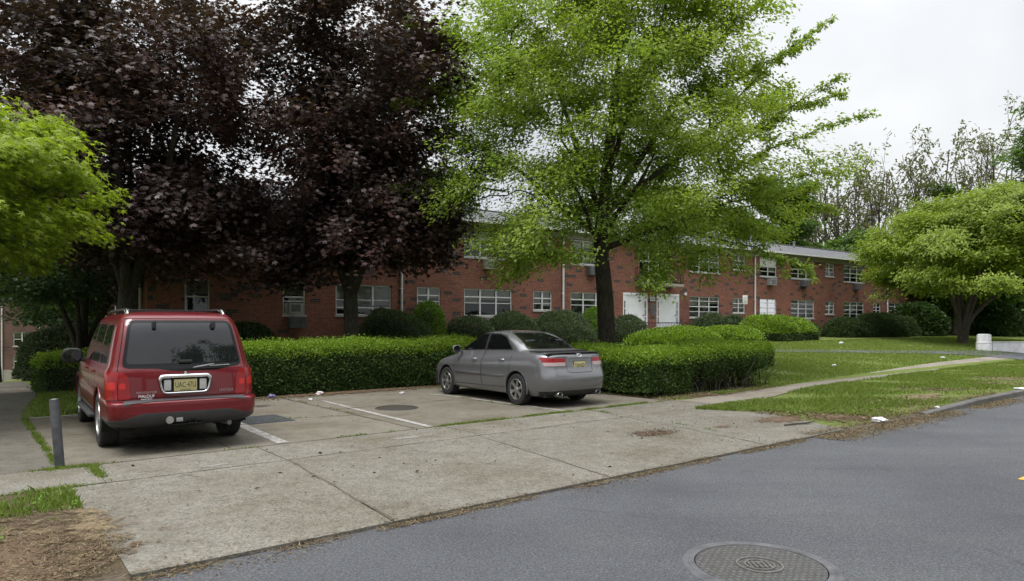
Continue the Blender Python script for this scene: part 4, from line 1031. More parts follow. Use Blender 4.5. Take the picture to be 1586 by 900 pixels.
# --- the spring green tree in the middle
def green_tree():
    rg = np.random.default_rng(21)
    bx, by = 2.95, 21.2; bz = tz(bx, by)
    t = thing('spring_green_tree', 'tall wide spring green tree with a dark trunk standing behind the hedge and silver car', 'tree', (bx, by, bz))
    prof_z = np.array([2.4, 3.4, 4.6, 6.5, 9, 11, 13, 15]); prof_r = np.array([3.4, 5.0, 6.0, 6.35, 5.9, 5.1, 3.8, 1.6])
    def inside(rg):
        z = rg.uniform(2.6, 14.5); rr = np.interp(z, prof_z, prof_r); a_ = rg.uniform(0, 2 * math.pi); q_ = rg.random() ** .45
        k = 1 + .13 * math.sin(a_ * 3 + 1.0) + .10 * math.sin(a_ * 5 + z * 1.3) + .08 * math.sin(z * 2.2 + a_)
        x, y = .05 + math.cos(a_) * (.88 if math.cos(a_) > 0 else 1) * rr * q_ * k, .82 * math.sin(a_) * rr * q_ * k
        low = 4.4 if abs(x) < 1.6 else (4.5 + .05 * x if x > 0 else 3.7 if x > -3.0 else 4.9)
        if z < low: return None
        return np.array([x, y, z - .06 * (x * x + y * y) ** .5])
    tg = clumped(rg, 1750, 640, inside, .44, .60)
    hang = []
    for (hx_, hy_, hz, n) in ((-3.0, -2.6, 2.9, 8), (-2.4, -3.2, 3.2, 10), (1.1, -2.2, 3.0, 9), (2.4, -2.5, 3.3, 10), (3.8, -1.2, 3.4, 7), (.9, -2.9, 2.55, 6), (3.1, .5, 3.0, 8), (-1.5, -3.8, 3.4, 5)):
        for k in range(n): hang.append((hx_ + rg.normal(0, .35), hy_ + rg.normal(0, .35), hz + rg.uniform(-.1, 1.2)))
    tg = np.concatenate([tg, np.array(hang)])
    r = .31
    tr = [(0, 0, -.2, .50), (0, 0, .15, .40), (-.02, 0, .8, .29), (-.10, 0, 2.6, .25), (-.22, .05, 4.2, .22), (-.1, .1, 5.6, .20), (.15, .1, 8.0, .14), (.4, 0, 10.5, .08), (.5, 0, 13, .03)]
    limbs = [tr]
    for (z0, x, y, z1, rr) in ((4.0, 3.6, -.6, 5.4, .10), (4.4, -3.2, -.8, 6.6, .11), (4.8, 2.4, 1.6, 9.2, .12), (5.2, -1.7, 1.2, 9.8, .11), (4.3, .8, -3.0, 6.2, .09), (5.0, 4.2, .4, 8.6, .10), (5.6, 1.5, -1.8, 11.2, .09), (4.2, -1.4, -2.6, 5.6, .08), (4.6, .4, 3.3, 7.4, .09)):
        limbs.append([(-.2, .05, z0, rr), (-.2 + x * .3, y * .3, z0 + (z1 - z0) * .28, rr * .85), (x * .7, y * .7, z0 + (z1 - z0) * .68, rr * .6), (x, y, z1, rr * .3)])
    P, rad, ch = grow(rg, limbs, tg, 3.9, .0075, 2.4, .14, wiggle=.06, rmax=.09)
    # long leafy whips reaching out of the crown
    wh_, wp_, wt_ = [], [], []
    for (sx, sy, sz, ex, ey, ez) in ((3.2, -.4, 6.0, 7.7, -1.0, 7.9), (3.0, .2, 5.4, 6.9, -.4, 6.3), (3.4, -.8, 6.6, 6.6, -1.2, 8.9), (2.8, .3, 7.4, 7.0, .2, 11.2), (3.2, -.2, 7.0, 7.0, -.8, 8.6), (2.6, -.6, 8.2, 6.2, -.2, 10.3), (3.0, -1.0, 5.0, 6.2, -1.6, 4.9), (3.2, .4, 5.2, 6.6, .3, 5.9), (-3.2, -1.0, 5.6, -6.4, -1.4, 5.6), (-3.0, -.6, 7.6, -6.5, -.8, 8.3), (-2.8, -.4, 9.2, -6.1, -.6, 10.6), (2.6, -1.4, 4.2, 5.4, -2.2, 3.1), (2.4, .2, 9.4, 5.8, .2, 12.4)):
        p0, p1 = np.array((sx, sy, sz)), np.array((ex, ey, ez)); L_ = np.linalg.norm(p1 - p0)
        c_ = p0 + (p1 - p0) * .5 + np.array([0, 0, .10 * L_]); us = np.linspace(0, 1, 10)[:, None]
        main = (1 - us) ** 2 * p0 + 2 * us * (1 - us) * c_ + us * us * p1 + rg.normal(0, .03, (10, 3)); wh_.append((main, np.linspace(.028, .006, 10)))
        for k in range(9):
            i0 = 2 + int(rg.integers(0, 7)); sl_ = rg.uniform(.5, 1.15) * (1.2 - i0 / 12); dr = norm(main[min(9, i0 + 1)] - main[i0 - 1]) * .75 + rg.normal(0, .45, 3) + np.array([0, 0, .10])
            tw = main[i0] + np.linspace(0, 1, 5)[:, None] * norm(dr) * sl_ + np.array([0, 0, -.10]) * (np.linspace(0, 1, 5)[:, None] ** 2); wh_.append((tw, np.linspace(.010, .004, 5)))
    for line, _ in wh_:
        m_ = int(np.linalg.norm(line[-1] - line[0]) * 95); u = rg.random(m_) ** .8 * (len(line) - 1); k = np.minimum(u.astype(int), len(line) - 2); w_ = (u - k)[:, None]
        wp_.append(line[k] * (1 - w_) + line[k + 1] * w_ + rg.normal(0, .055, (m_, 3))); wt_.append(np.tile(norm(line[-1] - line[0]), (m_, 1)))
    w = Wood()
    for idx, tr_ in ch:
        q_ = rad[idx].copy()
        if not tr_: q_[0] = min(q_[0], q_[1] * 1.25)
        w.tube(P[idx], q_, 14 if tr_ else (7 if q_.max() > .05 else 5 if q_.max() > .018 else 3))
    for line, rr_ in wh_: w.tube(line, rr_, 4)
    w.build('trunk', M['bark'], t)
    wp_ = np.concatenate(wp_); wt_ = np.concatenate(wt_); n = len(wp_); tip = wt_ * .7 + rg.normal(0, .55, (n, 3)); tip[:, 2] -= .25
    leaves('outer_sprays', wp_, tip, np.array([0, 0, 1.]) + rg.normal(0, .5, (n, 3)), rg.uniform(.085, .14, n), 'ovate', M['leaf_green'], t)
    foliage(rg, P, ch, (85, 130), (.24, .24, .15), (.09, .145), 'ovate', M['leaf_green'], t, np.array([.4, 0, 5]), .45, .45, .85)
green_tree()

# --- lime green maple hanging in from outside the left edge
def lime_left():
    rg = np.random.default_rng(33)
    bx, by = -14.3, 11.4; bz = tz(bx, by)
    t = thing('lime_maple', 'lime green lacy leaved maple hanging into the scene beside the path, nearest tree', 'tree', (bx, by, bz))
    def inside(rg):
        a_ = rg.uniform(0, 2 * math.pi); q_ = rg.random() ** .42; rr = 5.0 * (1 + .05 * math.sin(3 * a_))
        zt = 6.6 - 2.0 * q_ ** 2.2; z = zt - rg.random() ** 1.3 * 3.1
        if z < 2.75: return None
        return np.array([1.2 + math.cos(a_) * rr * q_, math.sin(a_) * rr * q_, z])
    tg = clumped(rg, 1000, 330, inside, .38, .42)
    limbs = [flare((0, 0, 0), 1.6, .26, .2, .16)]
    for k in range(6):
        a_ = k * 1.05; limbs.append([(0, 0, 1.5, .1), (math.cos(a_) * .9, math.sin(a_) * .9, 2.5, .085), (.3 + math.cos(a_) * 2.2, math.sin(a_) * 2.2, 3.6, .05), (.6 + math.cos(a_) * 3.3, math.sin(a_) * 3.3, 4.1, .02)])
    P, rad, ch = grow(rg, limbs, tg, 1.6, .004, 2.4, .10, rmax=.05)
    wood_of(P, rad, ch, 'trunk', M['bark_grey'], t)
    foliage(rg, P, ch, (100, 140), (.22, .22, .07), (.10, .16), 'lace', M['leaf_lime'], t, np.array([0, 0, 3]), .5, .35, .8)
lime_left()

# --- the spreading lime maple on the right lawn
def lime_right():
    rg = np.random.default_rng(41)
    bx, by = 27.4, 42.0; bz = tz(bx, by)
    t = thing('spreading_lime_maple', 'broad low lime green maple with several dark stems on the right hand lawn', 'tree', (bx, by, bz))
    def inside(rg):
        a_ = rg.uniform(0, 2 * math.pi); q_ = rg.random() ** .5; rr = 7.6 * (1 + .10 * math.sin(3 * a_ + 1) + .06 * math.sin(7 * a_))
        zt = 9.2 - 3.3 * q_ ** 2.2; z = zt - rg.random() ** 1.5 * (2.6 + 2.6 * q_ ** 2)
        if z < 2.7: return None
        return np.array([2.6 + math.cos(a_) * rr * q_, math.sin(a_) * rr * q_, z])
    tg = clumped(rg, 1000, 300, inside, .5, .42)
    limbs = []
    for (x, y, z, r, ox) in ((-3.0, -1.0, 5.6, .22, -.42), (-.8, 1.6, 7.4, .26, -.22), (1.6, -1.4, 7.2, .27, -.02), (4.2, .4, 7.6, .32, .22), (6.4, -.5, 5.0, .27, .38), (1.5, 3.6, 6.5, .22, .1)):
        r *= .46; ox *= .62
        limbs.append([(ox * .7, 0, -.2, r * 1.7), (ox * .6, 0, .2, r * 1.4), (ox * .5 + x * .06, y * .05, 1.5, r * 1.1), (x * .32 + ox * .3, y * .3, 1.8 + (z - 1.8) * .38, r * .9), (x * .7, y * .7, 1.8 + (z - 1.8) * .75, r * .55), (x, y, z, r * .22)])
    P, rad, ch = grow(rg, limbs, tg, 2.4, .009, 2.4, .10, rmax=.12)
    wood_of(P, rad, ch, 'trunk', M['bark_grey'], t)
    foliage(rg, P, ch, (110, 160), (.38, .38, .20), (.16, .26), 'spray', M['leaf_limefar'], t, np.array([2.6, 0, 4]), .55, .4, .8)
lime_right()

def round_tree(name, label, seed, base, h, r, mat, bark, nt=350, per=(50, 80), size=(.22, .38), first=.28, group=None, kind='spray', spread=.45, trunk_r=.25, flat=.6, low=None, stems=1, cshell=.4):
    sparse = name == 'sparse_tree'
    rg = np.random.default_rng(seed)
    t = thing(name, label, 'tree', base, 0, group)
    zb = h * first if low is None else low; c = np.array([0, 0, (h + zb) / 2]); rr = np.array([r, r, (h - zb) / 2])
    tg = clumped(rg, nt, max(12, nt // 6), ellipsoid(c, rr, zb, cshell), spread * 1.3, flat)
    limbs = [flare((0, 0, 0), h * .6, trunk_r * 1.3, trunk_r, trunk_r * .35, (rg.uniform(-.3, .3), rg.uniform(-.3, .3)))]
    for k in range(stems - 1):
        a_ = k * 2.2 + seed; limbs.append([(0, 0, .1, trunk_r * .8), (math.cos(a_) * .35, math.sin(a_) * .35, h * .2, trunk_r * .6), (math.cos(a_) * r * .35, math.sin(a_) * r * .35, h * .5, trunk_r * .3), (math.cos(a_) * r * .5, math.sin(a_) * r * .5, h * .7, trunk_r * .12)])
    P, rad, ch = grow(rg, limbs, tg, zb * .6, .028 if sparse else .009, 2.4, .22 if sparse else .12, step=.9 if sparse else .6, wiggle=.025 if sparse else .05, back=1.6 if sparse else .9, rmax=trunk_r * .6)
    wood_of(P, rad, ch, 'trunk', bark, t, 8)
    foliage(rg, P, ch, per, (spread, spread, spread * .45), size, kind, mat, t, c, .4, .5, .3 if sparse else .8)
    return t
# dark small trees at the left, by the end wall of the block
round_tree('dark_maple', 'dark green forked maple between the path and the end wall of the brick block', 51, (-15.1, 24.2, tz(-15.1, 24.2)), 6.4, 3.6, M['leaf_dark'], M['bark'], 420, (60, 90), (.10, .17), .3, kind='lace', spread=.34, trunk_r=.17, stems=5, low=1.9)
round_tree('shade_tree', 'mid green tree whose low boughs hang over the far end of the path', 52, (-23.5, 31.5, tz(-23.5, 31.5)), 9.5, 5.2, M['leaf_mid'], M['bark'], 380, (50, 80), (.16, .28), .2, low=4.2, trunk_r=.2)
round_tree('backdrop_tree', 'tall dark tree filling the gap behind the forked maple by the path', 53, (-27.0, 42.0, tz(-27, 42)), 13, 5.6, M['leaf_dark'], M['bark'], 420, (50, 80), (.24, .4), .2, low=3.0)
round_tree('backdrop_tree', 'tall mid green tree above the distant brown brick building', 54, (-40.0, 52.0, tz(-40, 52)), 15, 6.5, M['leaf_mid'], M['bark'], 420, (50, 80), (.3, .5), .2, low=5.0)
# behind the block
round_tree('rounded_tree', 'rounded green tree rising over the roof of the block beside the spring green tree', 55, (25.5, 70, .5), 16.6, 6.0, M['leaf_mid'], M['bark_far'], 420, (55, 85), (.3, .5), .3)
round_tree('rounded_tree', 'green tree seen through the middle tree crown over the roof', 56, (14.5, 66, .5), 15.0, 5.5, M['leaf_mid'], M['bark_far'], 360, (50, 80), (.3, .5), .3)
round_tree('rounded_tree', 'low green tree just over the right part of the shingle roof', 57, (35.5, 72, .5), 11.6, 3.4, M['leaf_mid'], M['bark_far'], 320, (50, 80), (.28, .46), .25)
round_tree('rounded_tree', 'bright green tree between the tall sparse trees over the lime maple', 58, (50.0, 80, .5), 17.5, 4.2, M['leaf_mid'], M['bark_far'], 360, (50, 80), (.32, .5), .3)
round_tree('rounded_tree', 'dense dark green tree filling the space behind the spreading lime maple', 59, (36.5, 57.0, 1.0), 9.5, 5.0, M['leaf_mid'], M['bark_far'], 420, (60, 90), (.25, .42), .1, low=.6)
round_tree('rounded_tree', 'dark tree behind the stems of the spreading lime maple, beside the hedge', 60, (43.5, 60.0, 1.0), 10.0, 5.2, M['leaf_dark'], M['bark_far'], 420, (60, 90), (.25, .42), .1, low=.5)
round_tree('tall_dark_tree', 'tall dark green tree at the far right edge of the view', 61, (45.8, 58.0, .8), 21.5, 3.9, M['leaf_mid'], M['bark_far'], 300, (30, 50), (.28, .46), .35)
round_tree('rounded_tree', 'dark tree at the far right beyond the low hedge', 62, (52.0, 66.0, 1.0), 11.0, 5.5, M['leaf_dark'], M['bark_far'], 380, (60, 90), (.28, .46), .1, low=.8)
# tall sparse trees
sp = [((1255, 82), 15.5, 3.0), ((1292, 78), 18.5, 3.6), ((1325, 85), 19.5, 4.0), ((1360, 80), 19.0, 3.6), ((1402, 86), 21.5, 4.4), ((1455, 82), 22.5, 4.8), ((1510, 84), 23.5, 5.0), ((1560, 80), 23.5, 5.0)]
sl_ = ['leaning pale topped sparse tree nearest the spring green tree', 'tall thin sparse tree with open top over the block roof end', 'tall sparse tree with twin bare stems above the roof end', 'slender sparse tree just left of the lime maple crown',
       'tall sparse brownish tree over the lime maple crown top', 'tall sparse tree beside the bright green tree behind the lime maple', 'wide topped sparse tree over the right half of the lime maple', 'tallest sparse brown leaved tree beside the dark tree at the edge']
def sparse_tree(label, seed, base, h, r):
    rg = np.random.default_rng(seed); t = thing('sparse_tree', label, 'tree', base, 0, 'tall sparse trees beyond the block'); w = Wood(); tips, dirs = [], []
    def limb(p, d, L, r0, depth):
        n = 7; us = np.linspace(0, 1, n)[:, None]; up = np.array([0, 0, .22 * L]); line = p + us * d * L + us ** 2 * up + np.cumsum(rg.normal(0, .012 * L, (n, 3)), 0) * (us > 0); w.tube(line, np.linspace(r0, r0 * .35, n), 6 if depth == 0 else 4)
        if depth == 2:
            tips.append(line[-1]); dirs.append(d); tips.append(line[4]); dirs.append(d); return
        for k in range(int(rg.integers(5, 8)) if depth == 0 else int(rg.integers(3, 5))):
            u = rg.uniform(.42 if depth == 0 else .3, 1.0); i0 = min(n - 1, int(u * (n - 1)))
            a_ = rg.uniform(0, 2 * math.pi); d2 = norm(d * 1.0 + np.array([math.cos(a_), math.sin(a_), .25]) * rg.uniform(.5, .9))
            limb(line[i0], d2, L * rg.uniform(.20, .36) if depth == 0 else L * rg.uniform(.4, .65), max(.02, r0 * (.42 if depth == 0 else .5)), depth + 1)
    for k in range(4):
        a_ = k * 1.7 + seed; sp_ = r / h * rg.uniform(.25, .75); limb(np.array([math.cos(a_) * .2, math.sin(a_) * .2, -.2]), norm(np.array([math.cos(a_) * sp_, math.sin(a_) * sp_, 1.0])), h * rg.uniform(.66, .82), .16 * rg.uniform(.8, 1.2), 0)
    w.build('trunk', M['bark_far'], t)
    tips = np.array(tips); dirs = np.array(dirs); m = rg.integers(6, 12, len(tips)); pos = np.repeat(tips, m, 0); n = len(pos); pos = pos + rg.normal(0, 1, (n, 3)) * np.array([.34, .34, .18])
    leaves('crown', pos, np.repeat(dirs, m, 0) * .4 + rg.normal(0, .7, (n, 3)) - np.array([0, 0, .3]), np.array([0, 0, 1.]) + rg.normal(0, .5, (n, 3)), rg.uniform(.36, .62, n), 'spray', M['leaf_sparse'], t)
for k, ((x, Y), h, r) in enumerate(sp):
    p = px(x, Y, .5); sparse_tree(sl_[k], 70 + k, p, h, r)

# ------------------------------------------------------------------ hedges and shrubs
def vnoise(p, f, seed=0):
    """cheap smooth noise"""
    a_ = np.sin(p[:, 0] * f + 1.3 * seed) * np.cos(p[:, 1] * f * 1.1 + seed) + np.sin(p[:, 2] * f * 1.3 + p[:, 0] * f * .7 + 2 * seed) * .7 + np.sin(p[:, 1] * f * 2.1 + p[:, 2] * f + seed) * .5
    return a_ / 2.2
def hedge(name, label, s0, s1, n0, n1, h0, h1, seed, dens=2700, gap=0., group='clipped hedges round the parking bays', cat='hedge', dome=.40):
    rg = np.random.default_rng(seed)
    c = SN((s0 + s1) / 2, (n0 + n1) / 2); zb = tz(*c)
    t = thing(name, label, cat, (c[0], c[1], min(zb, .3)), R(90) - PHI, group)
    a_, b2 = (s1 - s0) / 2, (n1 - n0) / 2
    def surf(n, face):
        u, v = rg.uniform(-1, 1, n), rg.uniform(-1, 1, n)
        hh = lambda x: h0 + (h1 - h0) * (x / a_ + 1) / 2
        if face == 'top': p = np.stack([u * a_, v * b2, hh(u * a_)], -1); nn = np.tile([0, 0, 1.], (n, 1))
        elif face in ('n-', 'n+'):
            sg = -1 if face == 'n-' else 1; p = np.stack([u * a_, np.full(n, sg * b2), (v + 1) / 2 * hh(u * a_)], -1); nn = np.tile([0, sg, 0.], (n, 1))
        else:
            sg = -1 if face == 's-' else 1; p = np.stack([np.full(n, sg * a_), v * b2, (v * 0 + rg.random(n)) * hh(np.full(n, sg * a_))], -1); nn = np.tile([sg, 0, 0.], (n, 1))
        # round the shoulders, bulge and hollow
        rad = dome
        top_d = np.clip((p[:, 2] - (hh(p[:, 0]) - rad)) / rad, 0, 1)
        if face != 'top': p -= nn * (top_d ** 2 * rad * .55)[:, None]
        else:
            ex = np.clip((np.abs(p[:, 0]) - (a_ - rad)) / rad, 0, 1); ey = np.clip((np.abs(p[:, 1]) - (b2 - rad)) / rad, 0, 1)
            p[:, 2] -= rad * .6 * np.maximum(ex, ey) ** 2
        p += nn * (vnoise(p + np.array([c[0], c[1], 0]), 2.3, seed) * .085 + vnoise(p + np.array([c[0], c[1], 0]), 8, seed) * .045)[:, None]
        return p, nn
    areas = {'top': 4 * a_ * b2, 'n-': 2 * a_ * (h0 + h1) / 2, 'n+': 2 * a_ * (h0 + h1) / 2, 's-': 2 * b2 * h0, 's+': 2 * b2 * h1}
    PS, NS = [], []; PT, NT = [], []
    for f, A_ in areas.items():
        n = int(A_ * dens * (.35 if f == 'n+' else 1)); p, nn = surf(n, f)
        depth = rg.random(n) ** 1.5 * .17 - .09 * (rg.random(n) < .05); q_ = p - nn * depth[:, None]
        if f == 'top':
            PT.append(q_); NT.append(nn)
        else:
            # shoots near the top edge are new growth, lower down old; hollow near the ground
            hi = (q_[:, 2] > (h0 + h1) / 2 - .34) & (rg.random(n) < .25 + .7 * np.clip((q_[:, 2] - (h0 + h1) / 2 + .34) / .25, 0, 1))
            low = q_[:, 2] < gap * (1 + .5 * np.sin(q_[:, 0] * 4 + seed) * np.sin(q_[:, 1] * 5)); keep = ~low | (rg.random(n) < .07)
            if gap > .3: q_ = q_ - nn * (.30 * np.clip(1 - q_[:, 2] / .8, 0, 1))[:, None]
            keep &= (vnoise(q_, 6, seed + 2) > -.72) | (rg.random(n) < .4)
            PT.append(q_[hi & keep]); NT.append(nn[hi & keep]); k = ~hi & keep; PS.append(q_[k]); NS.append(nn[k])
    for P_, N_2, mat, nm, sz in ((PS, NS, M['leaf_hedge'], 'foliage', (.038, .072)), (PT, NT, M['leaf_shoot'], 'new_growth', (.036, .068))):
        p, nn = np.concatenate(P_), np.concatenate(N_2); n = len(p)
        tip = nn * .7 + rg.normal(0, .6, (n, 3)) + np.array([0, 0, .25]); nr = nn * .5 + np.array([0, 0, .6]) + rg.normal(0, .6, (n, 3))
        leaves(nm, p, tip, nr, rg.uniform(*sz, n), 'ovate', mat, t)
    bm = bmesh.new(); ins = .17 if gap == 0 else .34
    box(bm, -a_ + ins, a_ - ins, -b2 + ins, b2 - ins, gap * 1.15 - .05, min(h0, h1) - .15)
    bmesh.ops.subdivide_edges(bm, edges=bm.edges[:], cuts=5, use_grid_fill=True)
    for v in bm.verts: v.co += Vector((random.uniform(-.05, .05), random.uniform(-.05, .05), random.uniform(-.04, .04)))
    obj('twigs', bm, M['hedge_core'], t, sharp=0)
    w = Wood()
    for i in range(int((s1 - s0) * (n1 - n0) * (22 if gap > .3 else 5))):
        x, y = rg.uniform(-a_ + .1, a_ - .1), rg.uniform(-b2 + .1, b2 - .1); zt = rg.uniform(.4, .9)
        w.tube([(x, y, -.1), (x + rg.normal(0, .08), y + rg.normal(0, .08), zt * .5), (x * 1.05 + rg.normal(0, .2), y * 1.05 + rg.normal(0, .2), zt)], [.02, .014, .007], 5)
        for q_ in range(2):
            z = rg.uniform(.1, .5); w.tube([(x, y, z), (x + rg.normal(0, .25), y + rg.normal(0, .25), z + rg.uniform(0, .3))], [.009, .004], 3)
    w.build('stems', M['stem'], t)
    return t
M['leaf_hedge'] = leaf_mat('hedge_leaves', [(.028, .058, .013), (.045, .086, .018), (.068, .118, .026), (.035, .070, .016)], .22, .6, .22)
hedge('clipped_hedge', 'long clipped hedge behind the red car and the empty bay, bright on top', 2.6, 12.4, 16.2, 18.2, 1.22, 1.24, 81)
hedge('clipped_hedge', 'clipped hedge running back beside the silver car boot', 12.42, 13.95, 10.35, 16.28, 1.06, 1.14, 82, gap=.12, dome=.3)
hedge('clipped_hedge', 'short clipped hedge by the sidewalk with bare twigs showing low down', 13.98, 17.7, 10.3, 12.5, 1.08, 1.24, 83, dens=2700, gap=.42, dome=.3)
hedge('low_hedge', 'bright lime topped low hedge left of the red car beside the path', 1.55, 4.2, 19.6, 21.6, .92, .92, 84, dens=1300, group=None)
hedge('low_hedge', 'dark low hedge at the left edge of the view across the path', -6.5, -3.2, 24.5, 26.0, .9, .9, 85, dens=900, group=None)
p = px(1600, 68, 1.0); s_, n_ = toSN(p.x, p.y)
hedge('low_hedge', 'distant clipped hedge at the far right beyond the white bollard', s_ - 1.5, s_ + 9, n_ - 1.2, n_ + .6, 1.5, 1.5, 86, dens=500, group=None)

def shrub(name, label, c, r, mat, seed, dens=900, size=(.07, .12), kind='ovate', base=.0, group='shrubs along the foot of the brick block', shoots=None, top_flat=2.4, stem=0):
    """a rounded shrub: c = centre on the ground, r = (rx, ry, h)"""
    rg = np.random.default_rng(seed)
    t = thing(name, label, 'shrub', c, BR, group)
    A_ = 2 * math.pi * max(r[0], .3) * (r[1] + r[2]) / 1.6; n = int(A_ * dens)
    d = rg.normal(0, 1, (n, 3)); d[:, 2] = np.abs(d[:, 2]) - .12; d = norm(d)
    # superellipsoid dome
    e = (np.abs(d[:, 0]) ** top_flat + np.abs(d[:, 1]) ** top_flat + np.abs(d[:, 2]) ** top_flat) ** (-1 / top_flat)
    p = d * e[:, None] * np.array(r); nn = norm(d / np.array(r))
    lump = vnoise(p + 3 * seed, 2.6 / max(.5, r[0] ** .5), seed) * .19 + vnoise(p, 5.0, seed) * .07 + .10 * (rg.random(n) < .04)
    p = p * (1 + lump[:, None] * np.array([.8, .8, .6])) * (1 - rg.random(n)[:, None] ** 2 * .16)
    p[:, 2] += base; k = p[:, 2] > .02; p, nn = p[k], nn[k]; n = len(p)
    tip = nn * .8 + rg.normal(0, .55, (n, 3)) + np.array([0, 0, .3]); nr = nn * .4 + np.array([0, 0, .5]) + rg.normal(0, .6, (n, 3))
    sel = np.zeros(n, bool)
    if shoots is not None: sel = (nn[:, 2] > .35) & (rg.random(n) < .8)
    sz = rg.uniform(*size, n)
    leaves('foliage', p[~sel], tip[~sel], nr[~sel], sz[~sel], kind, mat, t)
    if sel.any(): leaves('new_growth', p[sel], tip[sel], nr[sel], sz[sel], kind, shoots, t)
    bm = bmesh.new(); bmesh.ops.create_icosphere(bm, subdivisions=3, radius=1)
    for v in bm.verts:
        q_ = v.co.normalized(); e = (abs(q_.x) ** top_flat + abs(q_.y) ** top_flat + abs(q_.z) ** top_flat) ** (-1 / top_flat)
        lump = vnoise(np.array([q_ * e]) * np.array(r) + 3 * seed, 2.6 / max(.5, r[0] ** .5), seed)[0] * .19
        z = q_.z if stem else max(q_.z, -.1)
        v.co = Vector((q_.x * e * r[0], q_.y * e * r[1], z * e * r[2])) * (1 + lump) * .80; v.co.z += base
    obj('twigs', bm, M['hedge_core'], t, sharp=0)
    if stem:
        w = Wood(); w.tube([(0, 0, -.1), (.02, 0, base * .5), (0, .02, base + .1)], [.05, .045, .04], 6); w.build('stem', M['stem'], t)
    return t
def along(x0, x1, yt, off, ry=None):
    """place a shrub in front of the facade between picture columns x0 and x1, its top at row yt"""
    k0, k1 = (x0 - PW / 2) / FPX, (x1 - PW / 2) / FPX
    def onray(k):
        o = bworld(0, -off); t_ = (o.y * k - o.x) / (bx_.x - bx_.y * k); return o + Vector((bx_.x, bx_.y, 0)) * t_
    A_, B_ = onray(k0), onray(k1); c = (A_ + B_) / 2; c.z = tz(c.x, c.y) - .03
    rx = (B_ - A_).length / 2; h = pz(yt, c.y) - c.z
    return c, rx, h
SH = [
    (556, 662, 482, 1.9, 1.5, 'leaf_juniper', None, 'big dark round shrub behind the hedge, right of the purple maple trunk'),
    (634, 688, 470, .9, .9, 'leaf_azalea', None, 'upright bright green shrub under the small window beside the downspout'),
    (698, 757, 491, 1.4, 1.3, 'leaf_juniper', None, 'dark grey green shrub left of the silver car roof, under the wide window'),
    (752, 832, 487, 1.2, 1.2, 'leaf_juniper', None, 'grey green shrub under the wide window just behind the silver car'),
    (822, 912, 482, 1.6, 1.3, 'leaf_juniper', None, 'large grey green shrub between the small window and the spring green tree trunk'),
    (898, 940, 478, 1.0, .9, 'leaf_azalea', None, 'light green shrub directly left of the spring green tree trunk'),
    (946, 990, 489, 2.2, 1.2, 'leaf_juniper', None, 'grey green shrub directly right of the spring green tree trunk'),
    (985, 1100, 508, 4.6, 1.4, 'leaf_yew', 'leaf_shoot', 'low spreading bright yew in front of the entrance doors'),
    (1088, 1166, 504, 4.4, 1.4, 'leaf_yew', 'leaf_shoot', 'bright rounded yew right of the low spreading yew, by the signpost'),
    (1078, 1130, 487, 1.2, .9, 'leaf_juniper', None, 'dark shrub under the wide window right of the entrance'),
    (1118, 1160, 490, 1.0, .8, 'leaf_juniper', None, 'small dark shrub under the small window behind the signpost'),
    (1158, 1215, 490, 3.6, 1.5, 'leaf_yew', 'leaf_shoot', 'bright topped yew right of the signpost'),
    (1196, 1248, 494, 3.2, 1.3, 'leaf_yew', 'leaf_shoot', 'yew with a dark right side beside the small topiary'),
    (1284, 1340, 494, 1.5, 1.2, 'leaf_yew', None, 'dark clipped shrub under the right hand wide window, first of three'),
    (1331, 1388, 486, 1.7, 1.4, 'leaf_yew', None, 'tallest dark clipped shrub in the row of three by the block end'),
    (1374, 1415, 489, 1.5, 1.2, 'leaf_yew', None, 'dark clipped shrub at the end of the row beside the lime maple')]
for k, (x0, x1, yt, off, ry, mt, sh, lab) in enumerate(SH):
    c, rx, h = along(x0, x1, yt, off)
    shrub('rounded_shrub', lab, c, (rx, ry, h), M[mt], 100 + k, 1300, (.055, .10) if k < 7 else (.07, .12), 'ovate', shoots=M[sh] if sh else None)
c, rx, h = along(1246, 1265, 501, 2.6)
shrub('topiary_shrub', 'small ball shaped shrub on a bare stem standing on the lawn before the block', c, (rx, .45, h * .42), M['leaf_yew'], 131, 800, (.07, .12), base=h * .58, group=None, stem=1)
# shade shrubs in front of the dark corner and at the left
for k, (x0, x1, yt, off, ry, mt, lab) in enumerate(((335, 430, 500, 2.4, 1.3, 'leaf_yew', 'dark shrub in the shade of the purple maples against the brick wall'),)):
    c, rx, h = along(x0, x1, yt, off); shrub('rounded_shrub', lab, c, (rx, ry, h), M[mt], 140 + k, 600, (.08, .14))
p = px(88, 31.0); p.z = tz(p.x, p.y); shrub('rounded_shrub', 'grey green dome of a shrub behind the lime hedge near the dark forked maple', p, (1.55, 1.4, pz(508, 31) - p.z), M['leaf_juniper'], 150, 700, (.09, .15), group=None)
p = px(168, 25.5); p.z = tz(p.x, p.y)
p = px(1400, 55.5); p.z = tz(p.x, p.y) 
for k, (x, Y, yt, rx, lab) in enumerate(((1420, 54, 470, 2.0, 'dark leafy bush in shade left of the lime maple stems, by the block end'), (1545, 58, 472, 3.2, 'dark bush right of the lime maple stems, before the far hedge'))):
    p = px(x, Y); p.z = tz(p.x, p.y); shrub('leafy_bush', lab, p, (rx, 1.8, pz(yt, Y) - p.z), M['leaf_dark'], 160 + k, 350, (.18, .3), group=None)
